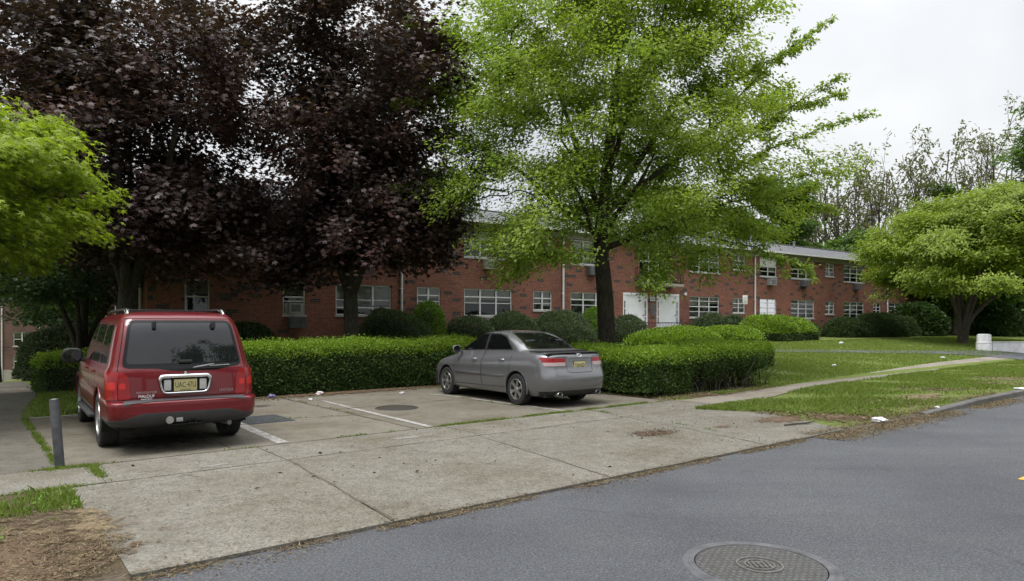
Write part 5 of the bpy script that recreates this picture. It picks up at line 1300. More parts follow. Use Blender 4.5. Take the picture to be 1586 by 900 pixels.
# ------------------------------------------------------------------ the two parked cars
FIELDS = ('w', 'yr', 'yf', 'rr', 'rf', 'cr', 'cf', 'zr', 'zf', 'zq')
def pchip(xs, ys, x):
    xs, ys = np.asarray(xs, float), np.asarray(ys, float); h = np.diff(xs); d = np.diff(ys) / h; m = np.zeros(len(xs))
    m[0], m[-1] = d[0], d[-1]
    for i in range(1, len(xs) - 1):
        m[i] = 0 if d[i - 1] * d[i] <= 0 else 2 / (1 / d[i - 1] + 1 / d[i])
    k = np.clip(np.searchsorted(xs, x, 'right') - 1, 0, len(xs) - 2); t = (x - xs[k]) / h[k]
    return ((1 + 2 * t) * (1 - t) ** 2 * ys[k] + t * (1 - t) ** 2 * h[k] * m[k] + t * t * (3 - 2 * t) * ys[k + 1] + t * t * (t - 1) * h[k] * m[k + 1])
def car_shell(rings, Lc, tr=.05, tf=.10, sub=3, NS=34):
    ctl = np.array([[r.get(f, 0) for f in FIELDS] for r in rings], float); n = len(ctl)
    u = np.linspace(0, n - 1, (n - 1) * sub + 1)
    vals = np.stack([pchip(np.arange(n), ctl[:, k], u) for k in range(len(FIELDS))], -1)
    bm = bmesh.new(); prev = None; half = None
    for v in vals:
        w, yr, yf, rr, rf, cr, cf, zr, zf, zq = v
        rr, rf = min(rr, w * .95), min(rf, w * .95)
        pts = [(x, yr) for x in np.linspace(0, w - rr, 6)[:-1]]
        pts += [(w - rr + rr * math.sin(a_), yr + rr - rr * math.cos(a_)) for a_ in np.linspace(0, math.pi / 2, 8)[:-1]]
        pts += [(w, y) for y in np.linspace(yr + rr, yf - rf, NS)]
        pts += [(w - rf + rf * math.cos(a_), yf - rf + rf * math.sin(a_)) for a_ in np.linspace(0, math.pi / 2, 8)[1:]]
        pts += [(x, yf) for x in np.linspace(w - rf, 0, 6)[1:]]
        out = []
        for x, y in pts:
            k = (x / max(w, .01)) ** 2
            y2 = y + cr * k * max(0, 1 - (y - yr) / (.4 * (yf - yr))) - cf * k * max(0, 1 - (yf - y) / (.4 * (yf - yr)))
            x2 = x * (1 - tr * max(0, 1 - y / (.3 * Lc)) ** 2 - tf * max(0, (y - .7 * Lc) / (.3 * Lc)) ** 2)
            q_ = y2 / Lc; out.append((x2, y2, zr + (zf - zr) * q_ + zq * 4 * q_ * (1 - q_)))
        full = out + [(-x, y, z) for x, y, z in out[-2:0:-1]]
        ring = [bm.verts.new(p) for p in full]
        if prev:
            m = len(ring)
            for k in range(m): bm.faces.new((prev[k], prev[(k + 1) % m], ring[(k + 1) % m], ring[k]))
        prev = ring
    bm.faces.new(prev)
    bm.normal_update()
    # outward?
    s_ = sum(f.normal.dot(f.calc_center_median() - Vector((0, Lc / 2, .8))) for f in bm.faces)
    if s_ < 0: bmesh.ops.reverse_faces(bm, faces=bm.faces[:]); bm.normal_update()
    return bm
AX = {'side': (1, 2), 'rear': (0, 2), 'front': (0, 2), 'top': (0, 1)}
FL = {'side': lambda f: abs(f.normal.x) > .35, 'rear': lambda f: f.normal.y < -.22, 'front': lambda f: f.normal.y > .22, 'top': lambda f: f.normal.z > .55}
def inpoly(p, poly):
    c = False; n = len(poly)
    for i in range(n):
        (x1, y1), (x2, y2) = poly[i], poly[(i + 1) % n]
        if (y1 > p[1]) != (y2 > p[1]) and p[0] < (x2 - x1) * (p[1] - y1) / (y2 - y1) + x1: c = not c
    return c
def rnd(poly, r, seg=3):
    out = []; n = len(poly)
    for i in range(n):
        p0, p1, p2 = Vector(poly[i - 1]), Vector(poly[i]), Vector(poly[(i + 1) % n])
        rr = min(r, (p0 - p1).length * .45, (p2 - p1).length * .45)
        a_, b2 = p1 + (p0 - p1).normalized() * rr, p1 + (p2 - p1).normalized() * rr
        for k in range(seg + 1):
            t = k / seg; out.append(tuple((1 - t) ** 2 * a_ + 2 * t * (1 - t) * p1 + t * t * b2))
    return out
def inset(poly, d):
    """shrink a polygon by d"""
    ar = sum(poly[i][0] * poly[(i + 1) % len(poly)][1] - poly[(i + 1) % len(poly)][0] * poly[i][1] for i in range(len(poly)))
    sg = 1 if ar > 0 else -1; out = []; n = len(poly)
    for i in range(n):
        p0, p1, p2 = Vector(poly[i - 1]), Vector(poly[i]), Vector(poly[(i + 1) % n])
        e1, e2 = (p1 - p0).normalized(), (p2 - p1).normalized()
        n1, n2 = Vector((-e1.y, e1.x)) * sg, Vector((-e2.y, e2.x)) * sg
        m = (n1 + n2).normalized(); out.append(tuple(p1 + m * d / max(.35, m.dot(n1))))
    return out
def cut(bm, poly, view, tagv, only=(0,), filt=None, ext=None):
    ax = AX[view]; fl = filt or FL[view]
    lo = (min(p[0] for p in poly) - 1e-4, min(p[1] for p in poly) - 1e-4); hi = (max(p[0] for p in poly) + 1e-4, max(p[1] for p in poly) + 1e-4)
    def near(f):
        a0 = [v.co[ax[0]] for v in f.verts]; a1 = [v.co[ax[1]] for v in f.verts]
        return max(a0) > lo[0] and min(a0) < hi[0] and max(a1) > lo[1] and min(a1) < hi[1] and fl(f)
    n = len(poly)
    for i in range(n):
        a_, b2 = poly[i], poly[(i + 1) % n]
        d = (b2[0] - a_[0], b2[1] - a_[1])
        if math.hypot(*d) < 1e-5: continue
        co = [0, 0, 0]; no = [0, 0, 0]
        co[ax[0]], co[ax[1]] = a_; no[ax[0]], no[ax[1]] = -d[1], d[0]
        fs = [f for f in bm.faces if near(f)]
        es = list({e for f in fs for e in f.edges}); vs_ = list({v for f in fs for v in f.verts})
        bmesh.ops.bisect_plane(bm, geom=fs + es + vs_, dist=1e-5, plane_co=co, plane_no=no)
        bm.normal_update()
    hit = []
    for f in bm.faces:
        if f.material_index in only and fl(f):
            c = f.calc_center_median()
            if inpoly((c[ax[0]], c[ax[1]]), poly): f.material_index = tagv; hit.append(f)
    return hit
def take(bm, tagv, cond=None):
    """faces of one tag as a bmesh of their own"""
    nb = bmesh.new(); mp = {}
    for f in bm.faces:
        if f.material_index == tagv and (cond is None or cond(f.calc_center_median())):
            vs_ = []
            for v in f.verts:
                if v not in mp: mp[v] = nb.verts.new(v.co)
                vs_.append(mp[v])
            try: nf = nb.faces.new(vs_); nf.smooth = True; nf.normal = f.normal
            except ValueError: pass
    return nb
def shift(nb, d):
    """push a patch along its own normals"""
    nb.normal_update()
    mv = {v: v.normal.copy() for v in nb.verts}
    for v, n in mv.items(): v.co += n * d
def part(bm, tagv, name, mat, parent, cond=None, d=0., rim=0., sharp=28):
    nb = take(bm, tagv, cond)
    if not nb.faces: nb.free(); return None
    nb.normal_update()
    if rim:
        old = list(nb.faces); dn = {v: v.normal.copy() for v in nb.verts}
        be = [e for e in nb.edges if len(e.link_faces) == 1]
        r = bmesh.ops.extrude_edge_only(nb, edges=be)
        for v in [g_ for g_ in r['geom'] if isinstance(g_, bmesh.types.BMVert)]:
            src = min((o.other_vert(v) for o in v.link_edges if o.other_vert(v) in dn), key=lambda q_: (q_.co - v.co).length)
            v.co = v.co - dn[src] * rim
        for v, n_ in dn.items(): v.co += n_ * d
    elif d: shift(nb, d)
    return obj(name, nb, mat, parent, sharp=sharp, recalc=False)

M['red_paint'] = paint_mat('red_car_paint', (.122, .0027, .0065), .1, .3, .6, .03)
M['silver_paint'] = paint_mat('silver_car_paint', (.164, .165, .174), .5, .30, 1.0, .08)
M['tyre'] = simple('tyre_rubber', (.016, .016, .017), .85, var=.3, scale=20)
M['alloy'] = simple('alloy', (.42, .42, .41), .32, .85, var=.12, scale=12)
M['chrome'] = simple('chrome', (.72, .72, .73), .10, 1.0, var=.05)
M['car_glass'] = glass_mat('car_glass', (.42, .46, .43), .62, .01, 1.75)
def privacy():
    m, N, L, out = new_mat('privacy_glass'); b = pbsdf(N, (.008, .009, .011), .02, 0, .6, 0)
    L.new(b.outputs[0], out.inputs[0]); return m
M['privacy'] = privacy()
M['plastic'] = simple('grey_plastic', (.038, .038, .041), .6, var=.12, scale=12)
M['black_plastic'] = simple('black_plastic', (.015, .015, .016), .5, var=.2)
M['gloss_black'] = simple('gloss_black_trim', (.004, .004, .0045), .12, spec=.3)
M['gap'] = simple('panel_gap', (.004, .004, .004), .9)
def lamp_mat(name, base, rough=.12):
    m, N, L, out = new_mat(name); b = pbsdf(N, base, rough, 0, .5, .25)
    t = tex(N, L, 'voronoi', 110.0); L.new(mixc(N, L, 1.0, base, ramp(N, L, t.outputs['Distance'], [(.0, (1.12, 1.12, 1.12)), (.5, (.88, .88, .88))]).outputs[0], 'MULTIPLY'), b.inputs['Base Color'])
    bump(N, L, t.outputs['Distance'], .2, .004, b)
    L.new(b.outputs[0], out.inputs[0]); return m
M['lamp_red'] = lamp_mat('red_lens', (.24, .004, .006)); M['lamp_bright'] = lamp_mat('bright_red_lens', (.50, .012, .010)); M['lamp_clear'] = lamp_mat('clear_lens', (.45, .45, .44)); M['lamp_pink'] = lamp_mat('pale_red_lens', (.40, .30, .30))
def plate_mat():
    m, N, L, out = new_mat('number_plate'); co = N.new('ShaderNodeTexCoord'); sp = N.new('ShaderNodeSeparateXYZ'); L.new(co.outputs['Generated'], sp.inputs[0])
    t = tex(N, L, 'noise', 30, detail=3)
    b = pbsdf(N, None, .5); L.new(mixc(N, L, ramp(N, L, t.outputs['Fac'], [(.4, (0, 0, 0)), (.7, (.3, .3, .3))]).outputs[0], (.40, .35, .15), (.42, .40, .29)), b.inputs['Base Color']); L.new(b.outputs[0], out.inputs[0]); return m
M['plate'] = plate_mat()
M['ink'] = simple('plate_ink', (.012, .012, .02), .6)
M['white_mark'] = simple('white_lettering', (.75, .75, .75), .5)
M['interior'] = simple('car_interior', (.02, .02, .022), .85, var=.2)
M['seat'] = simple('seat_fabric', (.035, .035, .04), .9, var=.2)

def wheel(parent, x, y, r, w, spokes, kind):
    """a wheel whose outer face looks to +x or -x"""
    sg = 1 if x > 0 else -1
    e = bpy.data.objects.new('wheel', None); e.empty_display_size = .1; link(e, parent); e.location = (x, y, r); e.rotation_euler = (random.uniform(0, 1), 0, 0)
    bm = bmesh.new(); rr = r * (.66 if kind == 'car' else .60)
    lathe(bm, [(rr, -w * .45), (r * .86, -w * .5), (r * .96, -w * .46), (r, -w * .36), (r, -w * .12), (r * .985, -w * .11), (r * .985, -w * .09), (r, -w * .08), (r, w * .08), (r * .985, w * .09), (r * .985, w * .11), (r, w * .12), (r, w * .36), (r * .96, w * .46), (r * .86, w * .5), (rr, w * .45)], axis='X', sides=40, cap=False)
    obj('tyre', bm, M['tyre'], e, sharp=30)
    bm = bmesh.new(); o = sg * w * .5
    lathe(bm, [(rr, -sg * w * .45), (rr * 1.02, o * .90), (rr * 1.0, o * .98), (rr * .93, o * .96), (rr * .90, o * .55), (rr * .88, -o * .3), (.03, -o * .3)], axis='X', sides=40, cap=False)
    lathe(bm, [(.03, -o * .2), (rr * .24, o * .2), (rr * .24, o * .82), (rr * .17, o * .92), (.004, o * .93)], axis='X', sides=20)
    for k in range(spokes):
        a_ = 2 * math.pi * k / spokes
        c, s_ = math.cos(a_), math.sin(a_)
        w0, w1 = rr * (.13 if spokes == 6 else .17), rr * (.20 if spokes == 6 else .13)
        v = []
        for (q_, hw, xo) in ((rr * .15, w0, .82), (rr * .55, w0 * .95, .86), (rr * .95, w1, .84)):
            for sgn in (-1, 1):
                for xx in (xo, xo - .35): v.append(bm.verts.new((o * xx, c * q_ - s_ * hw * sgn, s_ * q_ + c * hw * sgn)))
        for b0 in (0, 4):
            for q4 in ((0, 2, 6, 4), (1, 5, 7, 3), (0, 4, 5, 1), (2, 3, 7, 6)): bm.faces.new([v[b0 + i] for i in q4])
    obj('rim', bm, M['alloy'], e, sharp=30)
    bm = bmesh.new(); lathe(bm, [(rr * .9, -o * .28), (.01, -o * .28)], axis='X', sides=24); obj('brake_disc', bm, M['black_plastic'], e)
    return e
def plate(parent, loc, rx, text_, foot, size, head=None):
    e = bpy.data.objects.new('number_plate', None)
    bm = bmesh.new(); box(bm, -.153, .153, -.004, .004, -.078, .078, .003); p = obj('number_plate', bm, M['plate'], parent); p.location = loc; p.rotation_euler = (rx, 0, 0)
    bpy.data.objects.remove(e)
    text_obj('registration_number', text_, size, M['ink'], p, (0, -.0045, .002), (R(90), 0, 0), .0012, .27)
    text_obj('slogan', foot, .026, M['ink'], p, (0, -.0045, -.062), (R(90), 0, 0), .001)
    if head: text_obj('state_name', head, .026, M['ink'], p, (0, -.0045, .062), (R(90), 0, 0), .001)
    return p
def arch_lip(parent, x, y, z, r, rad, mat, a0=-12, a1=192):
    bm = bmesh.new(); tube(bm, [(x, y + r * math.cos(R(a_)), z + r * math.sin(R(a_))) for a_ in np.linspace(a0, a1, 24)], rad, 6)
    return obj('wheel_arch', bm, mat, parent, sharp=60)
def well(parent, x0, x1, y, z, r):
    bm = bmesh.new()
    pts = [(y + r * math.cos(R(a_)), z + r * math.sin(R(a_))) for a_ in np.linspace(-20, 200, 20)]
    A_ = [bm.verts.new((x0, *p)) for p in pts]; B_ = [bm.verts.new((x1, *p)) for p in pts]
    for i in range(19): bm.faces.new((A_[i], A_[i + 1], B_[i + 1], B_[i]))
    bm.faces.new(B_)
    return obj('wheel_well', bm, M['gap'], parent, sharp=0, recalc=False)
def mirror_part(parent, x, y, z, mat, s=1.0):
    sg = 1 if x > 0 else -1
    bm = bmesh.new(); bmesh.ops.create_uvsphere(bm, u_segments=16, v_segments=10, radius=1)
    for v in bm.verts:
        q_ = v.co; v.co = Vector((x + sg * .12 * s + math.copysign(abs(q_.x) ** .7, q_.x) * .13 * s, y + (q_.y * .09 if q_.y > 0 else q_.y * .02) * s, z + math.copysign(abs(q_.z) ** .7, q_.z) * .10 * s))
    tube(bm, [(x - sg * .06, y + .02, z - .07 * s), (x + sg * .05, y + .02, z - .03 * s)], .03 * s, 6)
    o = obj('mirror', bm, mat, parent, sharp=50)
    bm = bmesh.new(); bmesh.ops.create_circle(bm, cap_ends=True, segments=20, radius=1)
    for v in bm.verts: v.co = Vector((x + sg * .12 * s + v.co.x * .11 * s, y - .0205 * s, z + v.co.y * .083 * s))
    obj('mirror_glass', bm, M['privacy'], o, sharp=0)
    return o
def handle_part(parent, x, y, z, mat, l=.17):
    bm = bmesh.new(); tube(bm, [(x, y - l / 2, z), (x + math.copysign(.028, x), y - l * .32, z), (x + math.copysign(.03, x), y + l * .32, z), (x, y + l / 2, z)], .013, 6); return obj('handle', bm, mat, parent, sharp=60)

# ---- red sport utility
def red_suv(loc, rz):
    Lc = 5.2
    car = thing('parked_car', 'red sport utility vehicle with roof rails and dark rear glass, its back to the street', 'car', loc, rz, 'cars parked in the bays')
    K = dict(rr=.17, rf=.30, cr=.05, cf=.15)
    rows = [(.90, .20, 5.0, .36, .36), (.975, .05, 5.14, .43, .43), (1.005, .0, 5.2, .55, .56), (1.01, .0, 5.2, .67, .68), (1.005, .035, 5.18, .705, .74), (.995, .15, 5.14, .715, .84), (1.0, .165, 5.08, .88, .94), (.992, .175, 5.0, 1.03, 1.02), (.975, .19, 4.7, 1.11, 1.07), (.945, .21, 3.98, 1.16, 1.13),
            (.905, .265, 3.74, 1.35, 1.33), (.85, .345, 3.42, 1.60, 1.57), (.80, .42, 3.2, 1.75, 1.72), (.755, .49, 3.06, 1.83, 1.79), (.64, .70, 2.9, 1.885, 1.845), (.3, 1.2, 2.6, 1.915, 1.875), (.02, 1.6, 2.2, 1.92, 1.88)]
    rings = [dict(K, w=r[0], yr=r[1], yf=r[2], zr=r[3], zf=r[4]) for r in rows]
    for r in rings[9:]: r.update(rr=.15, rf=.25)
    bm = car_shell(rings, Lc, .02, .10)
    YR, YF = 1.22, 4.24; ARC = .455
    low = lambda f: abs(f.calc_center_median().x) > .6 and abs(f.normal.x) > .2
    for y in (YR, YF):
        h = cut(bm, [(y + ARC * math.cos(a_), .40 + ARC * math.sin(a_)) for a_ in np.linspace(0, 2 * math.pi, 25)[:-1]], 'side', 99, filt=low)
        bmesh.ops.delete(bm, geom=h, context='FACES')
    # tags: 1 surround 2 glass 3 lower cladding 4 lamps 5 inner lamps 6 step pad 7 side glass 8 gaps 9 doors 10 tailgate 11 windscreen
    rw = [(-.80, 1.135), (-.34, 1.125), (-.16, 1.085), (.46, 1.085), (.60, 1.12), (.80, 1.135), (.69, 1.775), (-.69, 1.775)]
    cut(bm, rnd(rw, .09), 'rear', 1); cut(bm, rnd([(-.745, 1.19), (.745, 1.19), (.655, 1.735), (-.655, 1.735)], .06), 'rear', 2, only=(1,))
    cut(bm, rnd([(-.70, 1.20), (.70, 1.20), (.62, 1.70), (-.62, 1.70)], .06), 'front', 11)
    for q_ in ([(.64, 1.20), (1.42, 1.195), (1.39, 1.69), (.78, 1.69)], [(1.56, 1.19), (2.43, 1.18), (2.41, 1.705), (1.53, 1.695)], [(2.56, 1.18), (3.60, 1.165), (3.24, 1.62), (3.10, 1.70), (2.54, 1.705)]):
        cut(bm, rnd(inset(q_, -.018), .05), 'side', 1); cut(bm, rnd(q_, .045), 'side', 7, only=(1,))
    cut(bm, rnd([(-1.2, .30), (1.2, .30), (1.2, .47), (.82, .475), (.56, .555), (-.56, .555), (-.82, .475), (-1.2, .47)], .05), 'rear', 3)
    cut(bm, [(-.2, .30), (5.4, .30), (5.4, .52), (-.2, .465)], 'side', 3, filt=lambda f: abs(f.normal.x) > .35 and f.normal.y > -.6)
    for sg in (-1, 1):
        m = lambda p: [(sg * x, z) for x, z in p]
        cut(bm, m([(.862, .735), (1.1, .735), (1.1, 1.095), (.862, 1.095)]), 'rear', 4, filt=lambda f: f.normal.y < -.05)
        cut(bm, m(rnd([(.69, .735), (.848, .735), (.848, 1.09), (.775, 1.09), (.72, 1.02)], .03)), 'rear', 5)
    cut(bm, rnd([(0, .735), (.255, .735), (.265, 1.095), (0, 1.095)], .02), 'side', 4)
    for sg in (-1, 1):
        m = lambda p: [(sg * x, z) for x, z in p]
        cut(bm, m(rnd([(.872, .86), (.96, .86), (.96, .965), (.872, .965)], .03)), 'rear', 13, only=(4,), filt=lambda f: f.normal.y < -.05); cut(bm, m(rnd([(.75, .87), (.832, .87), (.832, .95), (.76, .95)], .03)), 'rear', 13, only=(5,))
    cut(bm, rnd([(-.80, .03), (.80, .03), (.78, .145), (-.78, .145)], .02), 'top', 6, filt=lambda f: f.normal.z > .3 and f.calc_center_median().z < .8)
    for dpoly in ([(1.50, .50), (2.46, .52), (2.45, 1.745), (1.48, 1.735)], [(2.48, .52), (3.86, .56), (3.86, 1.12), (3.62, 1.20), (3.28, 1.63), (3.12, 1.74), (2.47, 1.745)]):
        cut(bm, dpoly, 'side', 8); cut(bm, inset(dpoly, .012), 'side', 9, only=(8,))
    tg = [(-.855, .735), (.855, .735), (.855, 1.10), (.73, 1.80), (-.73, 1.80), (-.855, 1.10)]
    cut(bm, tg, 'rear', 8, filt=lambda f: f.normal.y < -.22 and f.calc_center_median().z > .72); cut(bm, inset(tg, .011), 'rear', 10, only=(8,))
    L_, R_ = (lambda c: c.x < 0), (lambda c: c.x > 0)
    part(bm, 0, 'body', M['red_paint'], car); part(bm, 8, 'panel_gaps', M['gap'], car, d=-.004)
    part(bm, 10, 'tailgate', M['red_paint'], car); part(bm, 1, 'window_surround', M['gloss_black'], car, d=.002, rim=.01)
    part(bm, 2, 'rear_window', M['privacy'], car, d=.003); part(bm, 11, 'windscreen', M['privacy'], car)
    part(bm, 3, 'bumper_cladding', M['plastic'], car, d=.008, rim=.02); part(bm, 6, 'step_pad', M['plastic'], car, d=.008, rim=.012)
    for c in (L_, R_):
        for lo, hi in ((.5, 1.5), (1.5, 2.5), (2.5, 3.8)):
            part(bm, 7, 'window', M['privacy'], car, cond=lambda q_, c=c, lo=lo, hi=hi: c(q_) and lo < q_.y < hi, d=.001)
        for lo, hi in ((1.4, 2.47), (2.47, 4.0)):
            d = part(bm, 9, 'door', M['red_paint'], car, cond=lambda q_, c=c, lo=lo, hi=hi: c(q_) and lo < q_.y < hi)
            sg = -1 if c is L_ else 1
            handle_part(d, sg * .99, 1.68 if lo < 2 else 2.66, 1.04, M['red_paint'])
        t = part(bm, 4, 'tail_light', M['lamp_red'], car, cond=c, d=.010, rim=.02)
        part(bm, 5, 'inner_lens', M['lamp_red'], t, cond=c, d=.010, rim=.02)
        sg = -1 if c is L_ else 1
        part(bm, 13, 'reflector', M['lamp_bright'], t, cond=lambda q_, c=c: c(q_) and abs(q_.x) > .85, d=.0105); part(bm, 13, 'reflector', M['lamp_bright'], t, cond=lambda q_, c=c: c(q_) and abs(q_.x) < .85, d=.0105)
    bm.free()
    b2 = bmesh.new(); box(b2, -.86, .86, .22, 4.95, .34, .66); obj('underbody', b2, M['gap'], car)
    for y in (YR, YF):
        for sg in (-1, 1):
            well(car, sg * .98, sg * .55, y, .40, ARC - .004); arch_lip(car, sg * .985, y, .40, ARC + .012, .024, M['red_paint'], 8, 172)
            wheel(car, sg * .86, y, .385, .26, 5, 'suv')
    # chrome frame round the plate with two reversing lights
    def loop(hw0, hw1, z0, z1, y, r=.05):
        return [(x, y, z) for x, z in rnd([(-hw0, z0), (hw0, z0), (hw1, z1), (-hw1, z1)], r, 4)]
    b2 = bmesh.new(); lp = loop(.30, .345, .795, 1.02, 0, .07); m = len(lp)
    rs = []
    for k in range(m):
        p, q_ = Vector(lp[k]), (Vector(lp[(k + 1) % m]) - Vector(lp[k - 1])).normalized(); o = Vector((q_.z, 0, -q_.x))
        wd = .018 if p.z < .98 else .030
        rs.append([b2.verts.new((p.x + o.x * wd * math.cos(a_), .160 - .045 * max(0, math.sin(a_)) ** .8, p.z + o.z * wd * math.cos(a_))) for a_ in np.linspace(0, math.pi, 9)])
    for k in range(m):
        A_, B_ = rs[k], rs[(k + 1) % m]
        for l in range(8): b2.faces.new((A_[l], A_[l + 1], B_[l + 1], B_[l]))
    obj('plate_frame', b2, M['chrome'], car, sharp=60)
    b2 = bmesh.new(); b2.faces.new([b2.verts.new((p[0], .158, p[2])) for p in loop(.29, .33, .80, 1.01, 0)]); obj('plate_recess', b2, M['gap'], car, sharp=0)
    for sg in (-1, 1):
        b2 = bmesh.new(); box(b2, sg * .235 - .048, sg * .235 + .048, .135, .156, .828, .975, .015); obj('reversing_light', b2, M['lamp_clear'], car)
    plate(car, (0, .138, .896), R(0), 'UAC·47U', 'Garden State', .105)
    text_obj('maker_lettering', 'LINCOLN', .050, M['alloy'], car, (.56, .155, .80), (R(90), 0, 0), .003, .19)
    text_obj('model_lettering', 'NAVIGATOR', .045, M['alloy'], car, (-.50, .155, .815), (R(90), 0, 0), .003, .25)
    text_obj('dealer_lettering', 'MALOUF', .055, M['white_mark'], car, (-.50, .155, .765), (R(90), 0, 0), .002, .20)
    b2 = bmesh.new(); box(b2, -.57, -.43, .155, .160, .727, .733); obj('dealer_underline', b2, M['white_mark'], car)
    b2 = bmesh.new(); lathe(b2, [(.001, .135), (.018, .138), (.022, .15), (.02, .175)], (0, 0, 1.062), 'Y', 14); obj('badge', b2, M['chrome'], car)
    # glass furniture
    b2 = bmesh.new(); box(b2, -.07, .10, .175, .225, 1.195, 1.235, .012); obj('glass_handle', b2, M['black_plastic'], car)
    b2 = bmesh.new()
    for x in (-.37, .43): box(b2, x - .025, x + .025, .34, .42, 1.66, 1.765, .01)
    obj('glass_hinges', b2, M['black_plastic'], car)
    b2 = bmesh.new(); tube(b2, [(.08, .205, 1.10), (.12, .20, 1.125), (.40, .205, 1.165)], .010, 6); tube(b2, [(.34, .198, 1.14), (.62, .205, 1.15)], .008, 6); obj('wiper', b2, M['grey_metal'], car)
    for sg in (-1, 1):
        b2 = bmesh.new(); tube(b2, [(sg * .66, .70, 1.85), (sg * .66, .82, 1.915), (sg * .66, 1.0, 1.925), (sg * .65, 2.6, 1.915), (sg * .64, 2.85, 1.88), (sg * .63, 2.95, 1.83)], .022, 8); o = obj('roof_rail', b2, M['black_plastic'], car, sharp=60)
        b2 = bmesh.new(); tube(b2, [(sg * .66, .68, 1.845), (sg * .66, .79, 1.912), (sg * .66, .92, 1.925)], .032, 8); obj('end_cap', b2, M['chrome'], o, sharp=60)
        b2 = bmesh.new(); box(b2, min(sg * .93, sg * 1.06), max(sg * .93, sg * 1.06), 1.72, 3.74, .36, .41, .015); obj('running_board', b2, M['plastic'], car)
        mirror_part(car, sg * 1.0, 3.42, 1.20, M['black_plastic'], 1.25)
    b2 = bmesh.new()
    for y in (1.1, 2.3): box(b2, -.66, .66, y - .03, y + .03, 1.91, 1.93, .008)
    obj('roof_crossbars', b2, M['black_plastic'], car)
    # hitch and sockets
    b2 = bmesh.new(); box(b2, .02, .12, .02, .3, .385, .395); box(b2, .02, .12, .02, .3, .465, .475); box(b2, .02, .03, .02, .3, .395, .465); box(b2, .11, .12, .02, .3, .395, .465); box(b2, -.45, .45, .2, .3, .395, .46)
    box(b2, -.25, .20, .06, .12, .37, .385)
    obj('tow_hitch', b2, M['black_metal'], car)
    b2 = bmesh.new(); lathe(b2, [(.001, -.005), (.05, -.003), (.055, .05)], (-.23, .0, .45), 'Y', 14); box(b2, -.15, -.06, -.003, .04, .42, .475, .008); obj('tow_socket', b2, M['alloy'], car)
    b2 = bmesh.new(); tube(b2, [(.55, .5, .33), (.62, .2, .33)], .035, 10); obj('exhaust_pipe', b2, M['grey_metal'], car)
    return car

